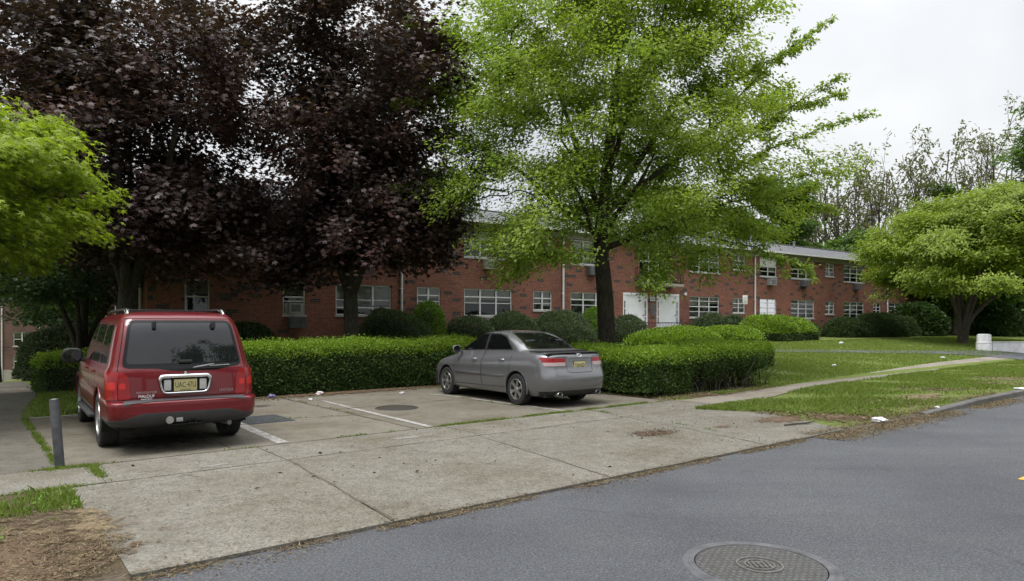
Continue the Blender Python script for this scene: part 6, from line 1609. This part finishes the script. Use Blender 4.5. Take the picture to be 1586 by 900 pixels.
# ---- silver sedan
def silver_sedan(loc, rz, sc=1.0):
    Lc = 4.8
    car = thing('parked_car', 'silver grey four door sedan with boot spoiler and twin exhausts parked against the hedge', 'car', loc, rz, 'cars parked in the bays')
    car.scale = (sc, sc, sc * 1.05)
    K = dict(rr=.30, rf=.42, cr=.10, cf=.22)
    rows = [(.80, .24, 4.55, .21, .20), (.86, .08, 4.72, .28, .24), (.895, .015, 4.79, .42, .40), (.91, .0, 4.8, .56, .54), (.905, .035, 4.76, .675, .62), (.908, .075, 4.70, .77, .67), (.895, .095, 4.62, .90, .72), (.87, .105, 4.52, .985, .765), (.835, .16, 4.36, 1.035, .80), (.80, .40, 4.0, 1.062, .87), (.775, .74, 3.66, 1.085, .945),
            (.735, .98, 3.35, 1.20, 1.08), (.69, 1.26, 3.02, 1.32, 1.235), (.63, 1.56, 2.74, 1.415, 1.36), (.55, 1.76, 2.58, 1.45, 1.41), (.30, 2.0, 2.4, 1.473, 1.45), (.02, 2.1, 2.3, 1.478, 1.458)]
    rings = [dict(K, w=r[0], yr=r[1], yf=r[2], zr=r[3], zf=r[4]) for r in rows]
    for k, r in enumerate(rings):
        if k >= 10: r.update(rr=.30, rf=.30, cr=.10, cf=.12)
        if 11 <= k <= 13: r['zq'] = .025
    bm = car_shell(rings, Lc, .07, .10)
    YR, YF, RW, ARC = 1.06, 3.79, .312, .365
    low = lambda f: abs(f.calc_center_median().x) > .5 and abs(f.normal.x) > .2
    for y in (YR, YF):
        h = cut(bm, [(y + ARC * math.cos(a_), .32 + ARC * math.sin(a_)) for a_ in np.linspace(0, 2 * math.pi, 25)[:-1]], 'side', 99, filt=low)
        bmesh.ops.delete(bm, geom=h, context='FACES')
    # 1 trim 2 rear glass 7 side glass 11 windscreen 4 red lamps 5 clear lamps 3 lower black 8 gaps 9 doors 10 boot 12 bonnet
    rear = lambda f: f.normal.y < -.12 and f.calc_center_median().z > 1.08
    cut(bm, rnd([(-.66, 1.095), (.66, 1.095), (.53, 1.425), (-.53, 1.425)], .05), 'rear', 1, filt=rear); cut(bm, rnd([(-.635, 1.108), (.635, 1.108), (.51, 1.412), (-.51, 1.412)], .05), 'rear', 2, only=(1,), filt=rear)
    cut(bm, rnd([(-.70, 1.02), (.70, 1.02), (.55, 1.385), (-.55, 1.385)], .05), 'front', 11, filt=lambda f: f.normal.y > .12 and f.calc_center_median().z > 1.0)
    wr = [(1.36, 1.095), (2.28, 1.07), (2.24, 1.385), (1.92, 1.385), (1.66, 1.335)]; wf = [(2.36, 1.068), (3.34, 1.03), (3.02, 1.20), (2.72, 1.345), (2.52, 1.385), (2.33, 1.39)]
    for q_ in (wr, wf): cut(bm, rnd(inset(q_, -.022), .03), 'side', 1); cut(bm, rnd(q_, .025), 'side', 7, only=(1,))
    cut(bm, [(2.26, 1.05), (2.38, 1.05), (2.345, 1.41), (2.23, 1.41)], 'side', 1)
    for sg in (-1, 1):
        m = lambda p: [(sg * x, z) for x, z in p]
        cut(bm, m([(.37, .80), (.79, .80), (.80, .868), (.37, .868)]), 'rear', 5, filt=lambda f: f.normal.y < -.05)
        cut(bm, m([(.37, .868), (.80, .868), (.825, .958), (.37, .945)]), 'rear', 4, filt=lambda f: f.normal.y < -.05)
    cut(bm, [(-1, .18), (1, .18), (1, .30), (.5, .335), (-.5, .335), (-1, .30)], 'rear', 3)
    for dp in ([(1.30, .42), (1.47, .335), (2.30, .315), (2.305, 1.42), (1.66, 1.375), (1.24, 1.075)], [(2.32, .315), (3.36, .30), (3.44, .55), (3.42, .98), (3.02, 1.22), (2.72, 1.37), (2.52, 1.41), (2.325, 1.42)]):
        cut(bm, dp, 'side', 8); cut(bm, inset(dp, .010), 'side', 9, only=(8,))
    bl = [(-.72, .975), (-.36, .962), (-.34, .70), (-.27, .665), (.27, .665), (.34, .70), (.36, .962), (.72, .975), (.72, 1.03), (-.72, 1.03)]
    cut(bm, bl, 'rear', 8); cut(bm, inset(bl, .009), 'rear', 10, only=(8,))
    dk = [(-.74, .10), (.74, .10), (.66, .72), (-.66, .72)]
    tp = lambda f: f.normal.z > .5 and f.calc_center_median().z < 1.12 and f.calc_center_median().y < .9
    cut(bm, dk, 'top', 8, filt=tp); cut(bm, inset(dk, .009), 'top', 10, only=(8,), filt=tp)
    L_, R_ = (lambda c: c.x < 0), (lambda c: c.x > 0)
    part(bm, 0, 'body', M['silver_paint'], car); part(bm, 8, 'panel_gaps', M['gap'], car, d=-.004); part(bm, 10, 'boot_lid', M['silver_paint'], car)
    part(bm, 1, 'window_surround', M['black_plastic'], car, d=.001); part(bm, 2, 'rear_window', M['car_glass'], car); part(bm, 11, 'windscreen', M['car_glass'], car)
    part(bm, 3, 'lower_valance', M['black_plastic'], car, d=.003)
    for c in (L_, R_):
        sg = -1 if c is L_ else 1
        for lo, hi in ((1.2, 2.3), (2.3, 3.5)):
            part(bm, 7, 'window', M['car_glass'], car, cond=lambda q_, c=c, lo=lo, hi=hi: c(q_) and lo < q_.y < hi)
            d = part(bm, 9, 'door', M['silver_paint'], car, cond=lambda q_, c=c, lo=lo, hi=hi: c(q_) and lo < q_.y < hi + .01)
            handle_part(d, sg * .895, 1.55 if lo < 2 else 2.60, .885 if lo < 2 else .865, M['alloy'])
            b2 = bmesh.new(); y0, y1 = (1.44, 2.29) if lo < 2 else (2.33, 3.34); box(b2, min(sg * .895, sg * .925), max(sg * .895, sg * .925), y0, y1, .545, .585, .008); obj('side_moulding', b2, M['silver_paint'], d)
        t = part(bm, 4, 'tail_light', M['lamp_red'], car, cond=c, d=.008, rim=.02); part(bm, 5, 'clear_lens', M['lamp_pink'], t, cond=c, d=.008, rim=.02)
        b2 = bmesh.new(); lathe(b2, [(.03, .25), (.04, .25), (.047, .03), (.042, .022), (.036, .04), (.033, .24)], (sg * .52, .055, .262), 'Y', 18)
        for v in b2.verts: v.co.x = sg * .52 + (v.co.x - sg * .52) * 1.5
        obj('exhaust_pipe', b2, M['alloy'], car, sharp=40)
        mirror_part(car, sg * .86, 3.22, 1.055, M['silver_paint'], .82)
    bm.free()
    b2 = bmesh.new(); box(b2, -.76, .76, .25, 4.5, .20, .55); obj('underbody', b2, M['gap'], car)
    for y in (YR, YF):
        for sg in (-1, 1):
            well(car, sg * .88, sg * .45, y, .32, ARC - .004); arch_lip(car, sg * .878, y, .32, ARC + .004, .014, M['silver_paint'])
            wheel(car, sg * .785, y, RW, .215, 6, 'car')
    plate(car, (0, .082, .80), R(-3), 'TXN·65D', 'Garden State', .105)
    b2 = bmesh.new(); box(b2, -.165, .165, .088, .10, .712, .888, .006); obj('plate_frame', b2, M['black_plastic'], car)
    b2 = bmesh.new(); box(b2, -.31, .31, .062, .085, .678, .70, .006); box(b2, -.34, .34, .07, .10, .955, .972, .005); obj('boot_trim', b2, M['alloy'], car)
    # oval badge
    b2 = bmesh.new(); tube(b2, [(.062 * math.cos(a_), .098, 1.0 + .032 * math.sin(a_)) for a_ in np.linspace(0, 2 * math.pi, 25)], .006, 6); tube(b2, [(-.028, .098, .978), (-.012, .098, 1.022)], .006, 6); tube(b2, [(.012, .098, .978), (.028, .098, 1.022)], .006, 6); tube(b2, [(-.02, .098, 1.0), (0, .098, .997), (.02, .098, 1.0)], .005, 6)
    obj('badge', b2, M['chrome'], car, sharp=60)
    text_obj('engine_badge', 'V6', .05, M['chrome'], car, (.52, .085, .76), (R(90), 0, 0), .003)
    # spoiler
    b2 = bmesh.new(); n = 20
    sec = [(-.02, .004), (.12, -.004), (.12, -.03), (-.012, -.014)]
    ringsS = []
    for i in range(n + 1):
        u = -1 + 2 * i / n; x = u * .74; y = .115 + .10 * u * u + .02; z = 1.062 - .028 * u ** 4 * 1.2
        ringsS.append([b2.verts.new((x, y + a_, z + c_ * (1 - .7 * abs(u) ** 6))) for a_, c_ in sec])
    for A_, B_ in zip(ringsS[:-1], ringsS[1:]):
        for k in range(4): l = (k + 1) % 4; b2.faces.new((A_[k], A_[l], B_[l], B_[k]))
    b2.faces.new(ringsS[0]); b2.faces.new(ringsS[-1][::-1]); obj('spoiler', b2, M['silver_paint'], car)
    # cabin
    b2 = bmesh.new(); box(b2, -.70, .70, .9, 3.5, .5, .90); box(b2, -.66, .66, .55, 1.25, .9, 1.075); box(b2, -.66, .66, 3.1, 3.75, .88, 1.0); obj('cabin_floor', b2, M['interior'], car)
    for x, y in ((-.36, 2.25), (.36, 2.25), (-.40, 1.28), (.40, 1.28)):
        b2 = bmesh.new(); box(b2, x - .25, x + .25, y - .10, y + .06, .8, 1.17, .05); box(b2, x - .13, x + .13, y - .13, y - .04, 1.19, 1.34 if y > 2 else 1.28, .035); tube(b2, [(x - .05, y - .08, 1.15), (x - .05, y - .08, 1.22)], .01, 5); tube(b2, [(x + .05, y - .08, 1.15), (x + .05, y - .08, 1.22)], .01, 5); obj('seat', b2, M['seat'], car)
    b2 = bmesh.new(); tube(b2, [(-.36 + .18 * math.cos(a_), 2.98 - .05 * math.sin(a_), 1.0 + .17 * math.sin(a_)) for a_ in np.linspace(0, 2 * math.pi, 20)], .015, 6); obj('steering_wheel', b2, M['interior'], car)
    return car
random.seed(5)
SUV_S, SUV_N = 2.46, 9.97
x, y = SN(SUV_S, SUV_N); suv = red_suv((x, y, .010), R(36.3)); suv.scale = (.945, 1, 1)
SED_YAW = R(37.0)
hx, hy = -math.sin(SED_YAW), math.cos(SED_YAW); rx_, ry_ = math.cos(SED_YAW), math.sin(SED_YAW)
cp = gp(805, 628); SSC = 1.02     # rear left tyre contact
x = cp.x + rx_ * .785 * SSC - hx * 1.06 * SSC; y = cp.y + ry_ * .785 * SSC - hy * 1.06 * SSC
silver_sedan((x, y, .010), SED_YAW, SSC)
# ------------------------------------------------------------------ small things, litter, grass
random.seed(17)
def draped(p, dz=0): return Vector((p[0], p[1], tz(p[0], p[1]) + dz))
# leaning steel bollard
b0 = gp(93, 726)
bo = thing('bollard', 'grey steel pipe bollard leaning slightly at the corner of the bay by the red car', 'bollard', (b0.x, b0.y, 0))
bo.rotation_euler = (R(1.5), R(-4), 0)
bm = bmesh.new(); lathe(bm, [(.052, -.1), (.052, .02), (.0525, .4), (.052, .82), (.046, .838), (.042, .838)], sides=20); obj('pipe', bm, simple('painted_steel', (.085, .088, .095), .55, .5, var=.35, scale=9), bo)
bm = bmesh.new(); lathe(bm, [(.041, .834), (.03, .838), (.002, .839)], sides=20); obj('cement_fill', bm, M['sill'], bo)
# sign on a post by the yews
sp_ = px(1154, 35.5); sp_.z = tz(sp_.x, sp_.y); zt = pz(458, 35.5) - sp_.z
sg_ = thing('post_sign', 'small white sign on a thin brown post among the yews right of the entrance', 'sign', sp_, R(-12))
bm = bmesh.new(); box(bm, -.02, .02, -.01, .02, 0, zt); obj('post', bm, simple('rusty_post', (.09, .05, .035), .7, .3, var=.3, scale=20), sg_)
bm = bmesh.new(); box(bm, -.12, .12, -.016, -.0105, zt - .44, zt + .02, .002); pnl = obj('panel', bm, M['white_paint'], sg_)
bm = bmesh.new()
for k in range(5): box(bm, -.08, .08 - .02 * (k % 3), -.019, -.0165, zt - .09 - .07 * k, zt - .07 - .07 * k)
obj('lettering', bm, simple('faded_print', (.32, .30, .29), .6), pnl)
# white concrete bollard and low wall by the driveway
wp = gp(1524, 543)
wb = thing('white_bollard', 'squat white concrete bollard with stepped base at the end of the low white wall', 'bollard', wp, R(4))
bm = bmesh.new(); lathe(bm, [(.36, -.2), (.36, .42), (.35, .445), (.33, .46), (.325, .47), (.325, .80), (.30, .85), (.22, .875), (.01, .88)], sides=8)
obj('post', bm, simple('white_concrete', (.60, .60, .62), .75, var=.14, scale=5, bmp=.2), wb, sharp=40)
bm = bmesh.new(); lathe(bm, [(.364, .40), (.374, .41), (.374, .43), (.345, .455)], sides=8); obj('collar', bm, M['white_paint'], wb)
ww = thing('low_white_wall', 'low white wall running off to the right along the driveway', 'wall', wp, R(0))
bm = bmesh.new(); box(bm, .40, 9.5, -.12, .14, -.3, .43, .015); obj('wall_body', bm, simple('white_wall', (.58, .58, .61), .8, var=.15, scale=3), ww)
bm = bmesh.new(); box(bm, .41, 9.5, -.14, .16, .431, .475, .01); obj('coping', bm, M['white_paint'], ww)

# litter
def crumple(name, label, cat, p, r, mat, seed):
    rg = np.random.default_rng(seed)
    t = thing(name, label, cat, p)
    bm = bmesh.new(); bmesh.ops.create_icosphere(bm, subdivisions=3, radius=1)
    for v in bm.verts:
        q_ = np.array([v.co]); k = 1 + .35 * vnoise(q_ * 2, 1.7, seed)[0] + .25 * vnoise(q_ * 3, 3.3, seed)[0] + rg.normal(0, .05)
        v.co = Vector((v.co.x * r[0] * k, v.co.y * r[1] * k, (v.co.z * .5 + .42) * r[2] * (1 + .4 * (k - 1))))
    obj('crumpled_skin', bm, mat, t, sharp=18); return t
wh = simple('white_plastic', (.66, .65, .66), .45, var=.12, scale=12)
p = gp(1362, 656); crumple('plastic_bag', 'crumpled white plastic bag lying in the gutter dirt before the kerb', 'litter', p, (.13, .085, .10), wh, 3)
p = gp(1582, 616); crumple('paper_scrap', 'white paper scrap in the gutter by the kerb at the far right', 'litter', p, (.16, .1, .06), wh, 4)
p = gp(495, 613); crumple('paper_ball', 'pale crumpled paper ball at the foot of the long hedge', 'litter', p, (.09, .08, .11), simple('pale_paper', (.55, .48, .47), .7), 5)
p = gp(421, 618); crumple('plastic_wrapper', 'bluish plastic wrapper at the foot of the hedge near the red car', 'litter', p, (.10, .07, .12), simple('blue_wrap', (.12, .12, .22), .4), 6)
for k, (x, y, lab) in enumerate(((481, 621, 'small white scrap lying before the hedge next to the paper ball'), (622, 611, 'small white scrap on the concrete before the hedge, nearer the silver car'), (1436, 654, 'small white scrap in the gutter between the plastic bag and the kerb end'), (1452, 641, 'small pale scrap against the start of the kerb'), (1303, 533, 'white scrap lying on the lawn before the dark clipped shrubs'), (1292, 568, 'white scrap on the lawn beside the long sidewalk'), (1460, 556, 'tiny white scrap on the grass below the driveway'))):
    p = gp(x, y); p.z += .012; s_ = p.y / 16
    crumple('paper_scrap', lab, 'litter', p, (.05 * s_, .04 * s_, .05 * s_), wh, 20 + k)
# fallen stick and a clod
p = gp(1215, 662); q2 = gp(1262, 658)
st = thing('fallen_stick', 'thin dark fallen stick lying on the concrete near the grass verge', 'stick', (p.x, p.y, .02))
d = q2 - p
w = Wood(); w.tube([(0, 0, .012), (d.x * .3, d.y * .3 + .02, .016), (d.x * .7, d.y * .7 - .02, .018), (d.x * 1.05, d.y * 1.05 + .05, .03)], [.012, .016, .014, .007], 7); w.build('stick', M['stem'], st)
w = Wood(); w.tube([(d.x * .7, d.y * .7 - .02, .02), (d.x * .85, d.y * .85 + .12, .05)], [.009, .003], 5); w.build('side_twig', M['stem'], st)

# ---- grass blades, weeds, dead leaves: nobody could count them
gb = leaf_mat('grass_blades', [(.105, .165, .028), (.145, .21, .038), (.18, .24, .055), (.12, .18, .032), (.22, .225, .10)], .3, .55, .2)
def blades(name, pts, h, w, seed, mat=gb, lean=.45):
    rg = np.random.default_rng(seed); n = len(pts)
    z = terrain(pts[:, 0], pts[:, 1]); base = np.stack([pts[:, 0], pts[:, 1], z + pts[:, 2]], -1)
    a_ = rg.uniform(0, 2 * math.pi, n); sd = np.stack([np.cos(a_), np.sin(a_), 0 * a_], -1)
    hh = rg.uniform(h[0], h[1], n)[:, None]; ww_ = (rg.uniform(.6, 1.2, n) * w)[:, None]
    ln = rg.normal(0, lean, (n, 2)); tip = base + np.concatenate([ln * hh, hh], 1); mid = base + np.concatenate([ln * hh * .35, hh * .6], 1)
    V = np.stack([base - sd * ww_, base + sd * ww_, mid + sd * ww_ * .8, tip, mid - sd * ww_ * .8], 1).reshape(-1, 3)
    I = (np.arange(n)[:, None] * 5 + np.array([0, 1, 2, 3, 4])[None]).ravel()
    return tag(mesh_np(name, V, np.full(n, 5), I, mat), kind='stuff')
def scatter(rg, n, s0, s1, n0, n1, f=None, pw=1.0):
    s = s0 + (s1 - s0) * rg.random(n) ** pw; q_ = rg.uniform(n0, n1, n); k = np.ones(n, bool) if f is None else f(s, q_)
    s, q_ = s[k], q_[k]; return np.stack([UX * s + NX * q_, UY * s + NY * q_, np.zeros(len(s))], -1)
rg = np.random.default_rng(77)
def patchy(s, q_, f=1.1, thr=-.3):
    return (np.sin(s * f + 1) * np.cos(q_ * f * 1.3) + np.sin(s * f * 2.3 + q_ * 2) * .6 + rg.normal(0, .45, len(s))) > thr
def walk_edge(s): return np.interp(s, [12.7, 14.5, 17, 20, 25, 30, 40, 90], [8.53, 8.67, 8.9, 9.17, 9.5, 9.85, 10.05, 10.3])
def walk_back(s): return np.interp(s, [12.7, 14.5, 17, 20, 25, 30, 40, 90], [9.67, 9.73, 10.0, 10.33, 10.7, 11.05, 11.35, 11.7])
verge = scatter(rg, 150000, 11.4, 42, 5.45, 9.9, lambda s, q_: (q_ < walk_edge(s) - .02) & (q_ > 5.45 + np.clip(13.2 - s, 0, 2) * 1.9) & patchy(s, q_, 1.1, -.15 + 1.1 * np.clip(1 - (q_ - 5.4) / 1.5, 0, 1)), 1.7)
blades('verge_grass', verge, (.04, .10), .009, 1)
lawn1 = scatter(rg, 190000, 14.5, 60, 9.7, 20, lambda s, q_: (q_ > walk_back(s) + .02) & ((s > 17.2) | (q_ < 10.1)) & patchy(s, q_, .8, -.9), 1.9)
blades('lawn_grass', lawn1, (.035, .075), .013, 2)
left = scatter(rg, 26000, 1.15, 3.2, 15.5, 22, lambda s, q_: patchy(s, q_, 1.4, -.5) & (s > 1.1 + .12 * (q_ - 15.5)))
blades('side_grass', left, (.05, .14), .010, 3)
lv = scatter(rg, 22000, -3.5, .95, 5.5, 8.5, lambda s, q_: patchy(s, q_, 1.9, .25) & ((q_ > 7.55) | ((q_ > 6.7) & (q_ < 7.2) & (s < .3))))
blades('corner_grass', lv, (.04, .12), .008, 4)
# broad weed leaves in the near left corner
k = lv[rg.random(len(lv)) < .09]; n = len(k); pos = np.stack([k[:, 0], k[:, 1], terrain(k[:, 0], k[:, 1]) + rg.uniform(.01, .06, n)], -1)
tag(leaves('corner_weeds', pos, rg.normal(0, 1, (n, 3)) * np.array([1, 1, .3]), np.array([0, 0, 1.]) + rg.normal(0, .4, (n, 3)), rg.uniform(.05, .12, n), 'ovate', M['leaf_azalea']), kind='stuff')
# weeds in the joints
def seam(s0, n0, s1, n1, dens, spread=.02, thr=.0, f=3.0):
    L_ = math.dist((s0, n0), (s1, n1)); n = int(L_ * dens); u = rg.random(n)
    k = (np.sin(u * L_ * f + s0) + np.sin(u * L_ * f * 2.7 + n0) + rg.normal(0, .5, n)) > thr; u = u[k]; n = len(u)
    s = s0 + (s1 - s0) * u + rg.normal(0, spread, n); q_ = n0 + (n1 - n0) * u + rg.normal(0, spread, n)
    return np.stack([UX * s + NX * q_, UY * s + NY * q_, np.full(n, .004)], -1)
sm = np.concatenate([seam(6.3, 9.76, 12.2, 9.80, 900, .022, -.7), seam(3.4, 9.75, 6.3, 9.76, 200, .012, .7), seam(1.0, 9.76, 3.4, 9.75, 120, .01, .9), seam(1.0, 10.1, 1.0, 15.2, 900, .022, -.5), seam(.85, 9.75, 1.35, 9.72, 1500, .05, -1.2), seam(1.3, 9.7, 1.3, 8.62, 1000, .03, -.5), seam(-2.0, 9.76, .9, 9.76, 300, .015, -.2),
                     seam(9.4, 5.6, 9.85, 8.6, 120, .015, .5), seam(9.85, 8.6, 9.85, 9.7, 500, .02, .3), seam(12.75, 8.6, 11.4, 8.62, 250, .02, .3), seam(-3.0, 8.6, 1.3, 8.6, 500, .025, -.4), seam(5.95, 12, 5.95, 15.5, 100, .01, .6), seam(3.0, 12.6, 5.9, 12.05, 160, .012, .2), seam(9.15, 10, 9.15, 13, 80, .012, .7), seam(12.5, 8.62, 14.6, 8.68, 600, .06, -.4)])
blades('joint_weeds', sm, (.015, .055), .006, 5)
# moss and dirt strips lying in the joints
dm = simple('joint_dirt', (.075, .064, .046), .95, var=.4, scale=40)
dg_ = simple('joint_moss', (.055, .075, .022), .95, var=.5, scale=40)
def strip(name, s0, n0, s1, n1, w, mat, z=.0145):
    L_ = math.dist((s0, n0), (s1, n1)); m = max(3, int(L_ / .08)); d = ((s1 - s0) / L_, (n1 - n0) / L_); bm = bmesh.new(); prev = None
    for i in range(m + 1):
        u = i / m; o = .012 * math.sin(u * L_ * 5 + s0); a_ = w * (.35 + .9 * abs(math.sin(u * L_ * 3.1 + n0) * math.cos(u * L_ * 7.7 + s0))) * random.uniform(.6, 1.3) / 2
        c = (s0 + (s1 - s0) * u - d[1] * o, n0 + (n1 - n0) * u + d[0] * o)
        cur = [bm.verts.new((*SN(c[0] - d[1] * q_, c[1] + d[0] * q_), z)) for q_ in (-a_, a_)]
        if prev: bm.faces.new((prev[0], cur[0], cur[1], prev[1]))
        prev = cur
    return tag(obj(name, bm, mat, sharp=0, recalc=False), kind='structure')
strip('joint_dirt', 3.02, 5.4, 3.30, 8.55, .040, dm); strip('joint_dirt', 5.78, 5.4, 6.28, 8.5, .028, dm); strip('joint_dirt', 9.03, 5.4, 9.83, 9.6, .03, dm)
strip('joint_dirt', 1.0, 9.765, 6.0, 9.765, .035, dm, .0155); strip('joint_moss', 6.0, 9.765, 12.3, 9.78, .075, dg_, .0155); strip('joint_dirt', 1.2, 8.6, 9.5, 8.6, .022, dm)
strip('joint_moss', 1.0, 9.9, 1.0, 15.3, .06, dg_, .0165); strip('joint_dirt', 3.0, 12.6, 5.9, 12.02, .03, dm, .0155); strip('joint_dirt', 5.93, 9.9, 5.92, 15.8, .03, dm, .0155); strip('joint_dirt', 5.95, 13.0, 9.1, 13.0, .03, dm, .0158); strip('joint_dirt', 9.12, 9.9, 9.15, 13.0, .02, dm, .0157)
strip('crack', 7.2, 14.4, 9.0, 12.4, .02, dm, .0159); strip('crack', 4.6, 8.7, 5.2, 7.4, .012, dm, .0159); strip('crack', 10.2, 9.6, 11.9, 8.9, .014, dm, .0159); strip('crack', 1.9, 8.9, 2.2, 8.2, .012, dm, .0159); strip('crack', 6.6, 8.4, 8.9, 8.75, .012, dm, .0161)

# dead leaves, chaff and crumbs
dl = leaf_mat('dead_leaves', [(.055, .035, .02), (.10, .07, .04), (.17, .13, .075), (.23, .19, .12), (.07, .05, .032)], .1, .8, .15)
crumb = leaf_mat('dark_crumbs', [(.035, .026, .02), (.06, .045, .035), (.09, .07, .05)], .05, .9, .1)
def flakes(name, P, size, mat, seed, lift=.012, tilt=.35, kind='ovate'):
    rg = np.random.default_rng(seed); n = len(P); pos = np.stack([P[:, 0], P[:, 1], P[:, 2] + rg.uniform(.003, lift, n)], -1)
    return tag(leaves(name, pos, rg.normal(0, 1, (n, 3)) * np.array([1, 1, .2]), np.array([0, 0, 1.]) + rg.normal(0, tilt, (n, 3)), rg.uniform(size[0], size[1], n) * rg.uniform(.6, 1.2, n), kind, mat), kind='stuff')
def on(P, z): P = P.copy(); P[:, 2] = np.maximum(z, terrain(P[:, 0], P[:, 1]) + .01) if z is not None else terrain(P[:, 0], P[:, 1]) + .01; return P
def band(n, s0, s1, c, w, f=2.0, thr=-.4):
    s = rg.uniform(s0, s1, n); q_ = c + rg.normal(0, 1, n) * w; k = (np.sin(s * f) + np.sin(s * f * 2.7 + 1) + rg.normal(0, .6, n)) > thr; s, q_ = s[k], q_[k]
    return np.stack([UX * s + NX * q_, UY * s + NY * q_, 0 * s], -1), q_
P_, q_ = band(15000, .9, 11.5, 5.30, .038, 2.2, -.4); P_[:, 2] = np.where(q_ < 5.345, -.016, .014); flakes('gutter_chaff', P_, (.016, .045), dl, 1, kind='needle')
P_, q_ = band(2600, .9, 11.5, 5.18, .10, 1.3, .2); P_ = P_[q_ < 5.33]; P_[:, 2] = -.016; flakes('gutter_chaff', P_, (.012, .03), dl, 2)
P_, q_ = band(30000, 10.3, 19, 5.2, .19, 1.1, -.9); P_[:, 2] = np.where(q_ < 5.345, -.016, terrain(P_[:, 0], P_[:, 1]) + .025); flakes('gutter_chaff', P_, (.02, .06), dl, 3, kind='needle')
P_, q_ = band(9000, 16, 40, 5.1, .14, .7, -.6); P_ = P_[q_ < 5.2]; P_[:, 2] = -.016; flakes('gutter_chaff', P_, (.02, .06), dl, 4, kind='needle')
flakes('dry_leaves', on(scatter(rg, 60000, -3.2, 1.6, 5.45, 7.7, lambda s, q_: (s < .92 + .30 * np.sin(q_ * 3.3) * rng.random(len(s))) & patchy(s, q_, 1.7, -.4)), .014), (.018, .048), dl, 5, .025, .4, 'needle')
flakes('dry_leaves', on(scatter(rg, 9000, 12.0, 34, 5.5, 7.4, lambda s, q_: patchy(s, q_, .9, .25), 1.6), None), (.03, .08), dl, 6, .05, .5)
flakes('dry_leaves', on(scatter(rg, 5200, 3.2, 12.4, 15.2, 16.25, lambda s, q_: patchy(s, q_, 1.7, .0) & (q_ > 15.2 + .5 * rg.random(len(s)))), .014), (.025, .06), dl, 7, .02, .4)
flakes('dry_leaves', on(scatter(rg, 3500, 12.5, 17.5, 9.75, 11.4, lambda s, q_: patchy(s, q_, 1.7, -.2)), None), (.03, .07), dl, 8, .03, .4)
flakes('crumbs', on(scatter(rg, 9000, .9, 12, 5.45, 9.6, lambda s, q_: patchy(s, q_, 1.3, .0)), .013), (.008, .022), crumb, 9, .008, .4)
flakes('crumbs', on(scatter(rg, 320, 1.2, 12, 5.6, 9.6, lambda s, q_: patchy(s, q_, 1.0, .2)), .013), (.03, .065), crumb, 10, .02, .5)
flakes('crumbs', on(scatter(rg, 700, 1.2, 12, 9.9, 15.2, lambda s, q_: patchy(s, q_, 1.3, .3)), .013), (.012, .03), crumb, 11, .008, .4)
flakes('dry_leaves', on(scatter(rg, 1500, 8.0, 9.2, 6.75, 7.35, lambda s, q_: ((s - 8.6) / .6) ** 2 + ((q_ - 7.05) / .3) ** 2 < rg.random(len(s)) * 1.1), .016), (.012, .035), crumb, 12, .012, .4)

# ---- trees across the street (they stand in the car glass)
for k, (s, n, h, r, lab) in enumerate(((12.5, -15, 20, 6.2, 'tall street tree across the road, straight behind the viewpoint'), (21.5, -17, 17, 5.5, 'green street tree across the road, further up the street'), (1.5, -19, 15, 5.5, 'green street tree across the road, further down the street'), (-9.0, -16, 13, 5.0, 'small street tree across the road, farthest down the street'))):
    x, y = SN(s, n); round_tree('street_tree', lab, 200 + k, (x, y, tz(x, y)), h, r, M['leaf_mid'], M['bark'], 300, (40, 60), (.3, .5), .25, 'trees across the street')
# ---- far woods closing the horizon
rg = np.random.default_rng(91)
n = 15000; a_ = rg.uniform(-math.pi * .62, math.pi * .62, n); rr_ = rg.uniform(118, 150, n)
hh = 9 + 3.5 * np.sin(a_ * 9) + 2.5 * np.sin(a_ * 23 + 1) + 1.5 * np.sin(a_ * 51)
pos = np.stack([20 + rr_ * np.sin(a_), 10 + rr_ * np.cos(a_), hh * rg.random(n) ** .8 - 3.0], -1)
pos[:, 2] += terrain(pos[:, 0], pos[:, 1]) * 1.0
tag(leaves('far_woods', pos, rg.normal(0, 1, (n, 3)), np.array([0, -.4, .8]) + rg.normal(0, .5, (n, 3)), rg.uniform(1.2, 2.4, n), 'spray', M['leaf_mid']), kind='stuff')
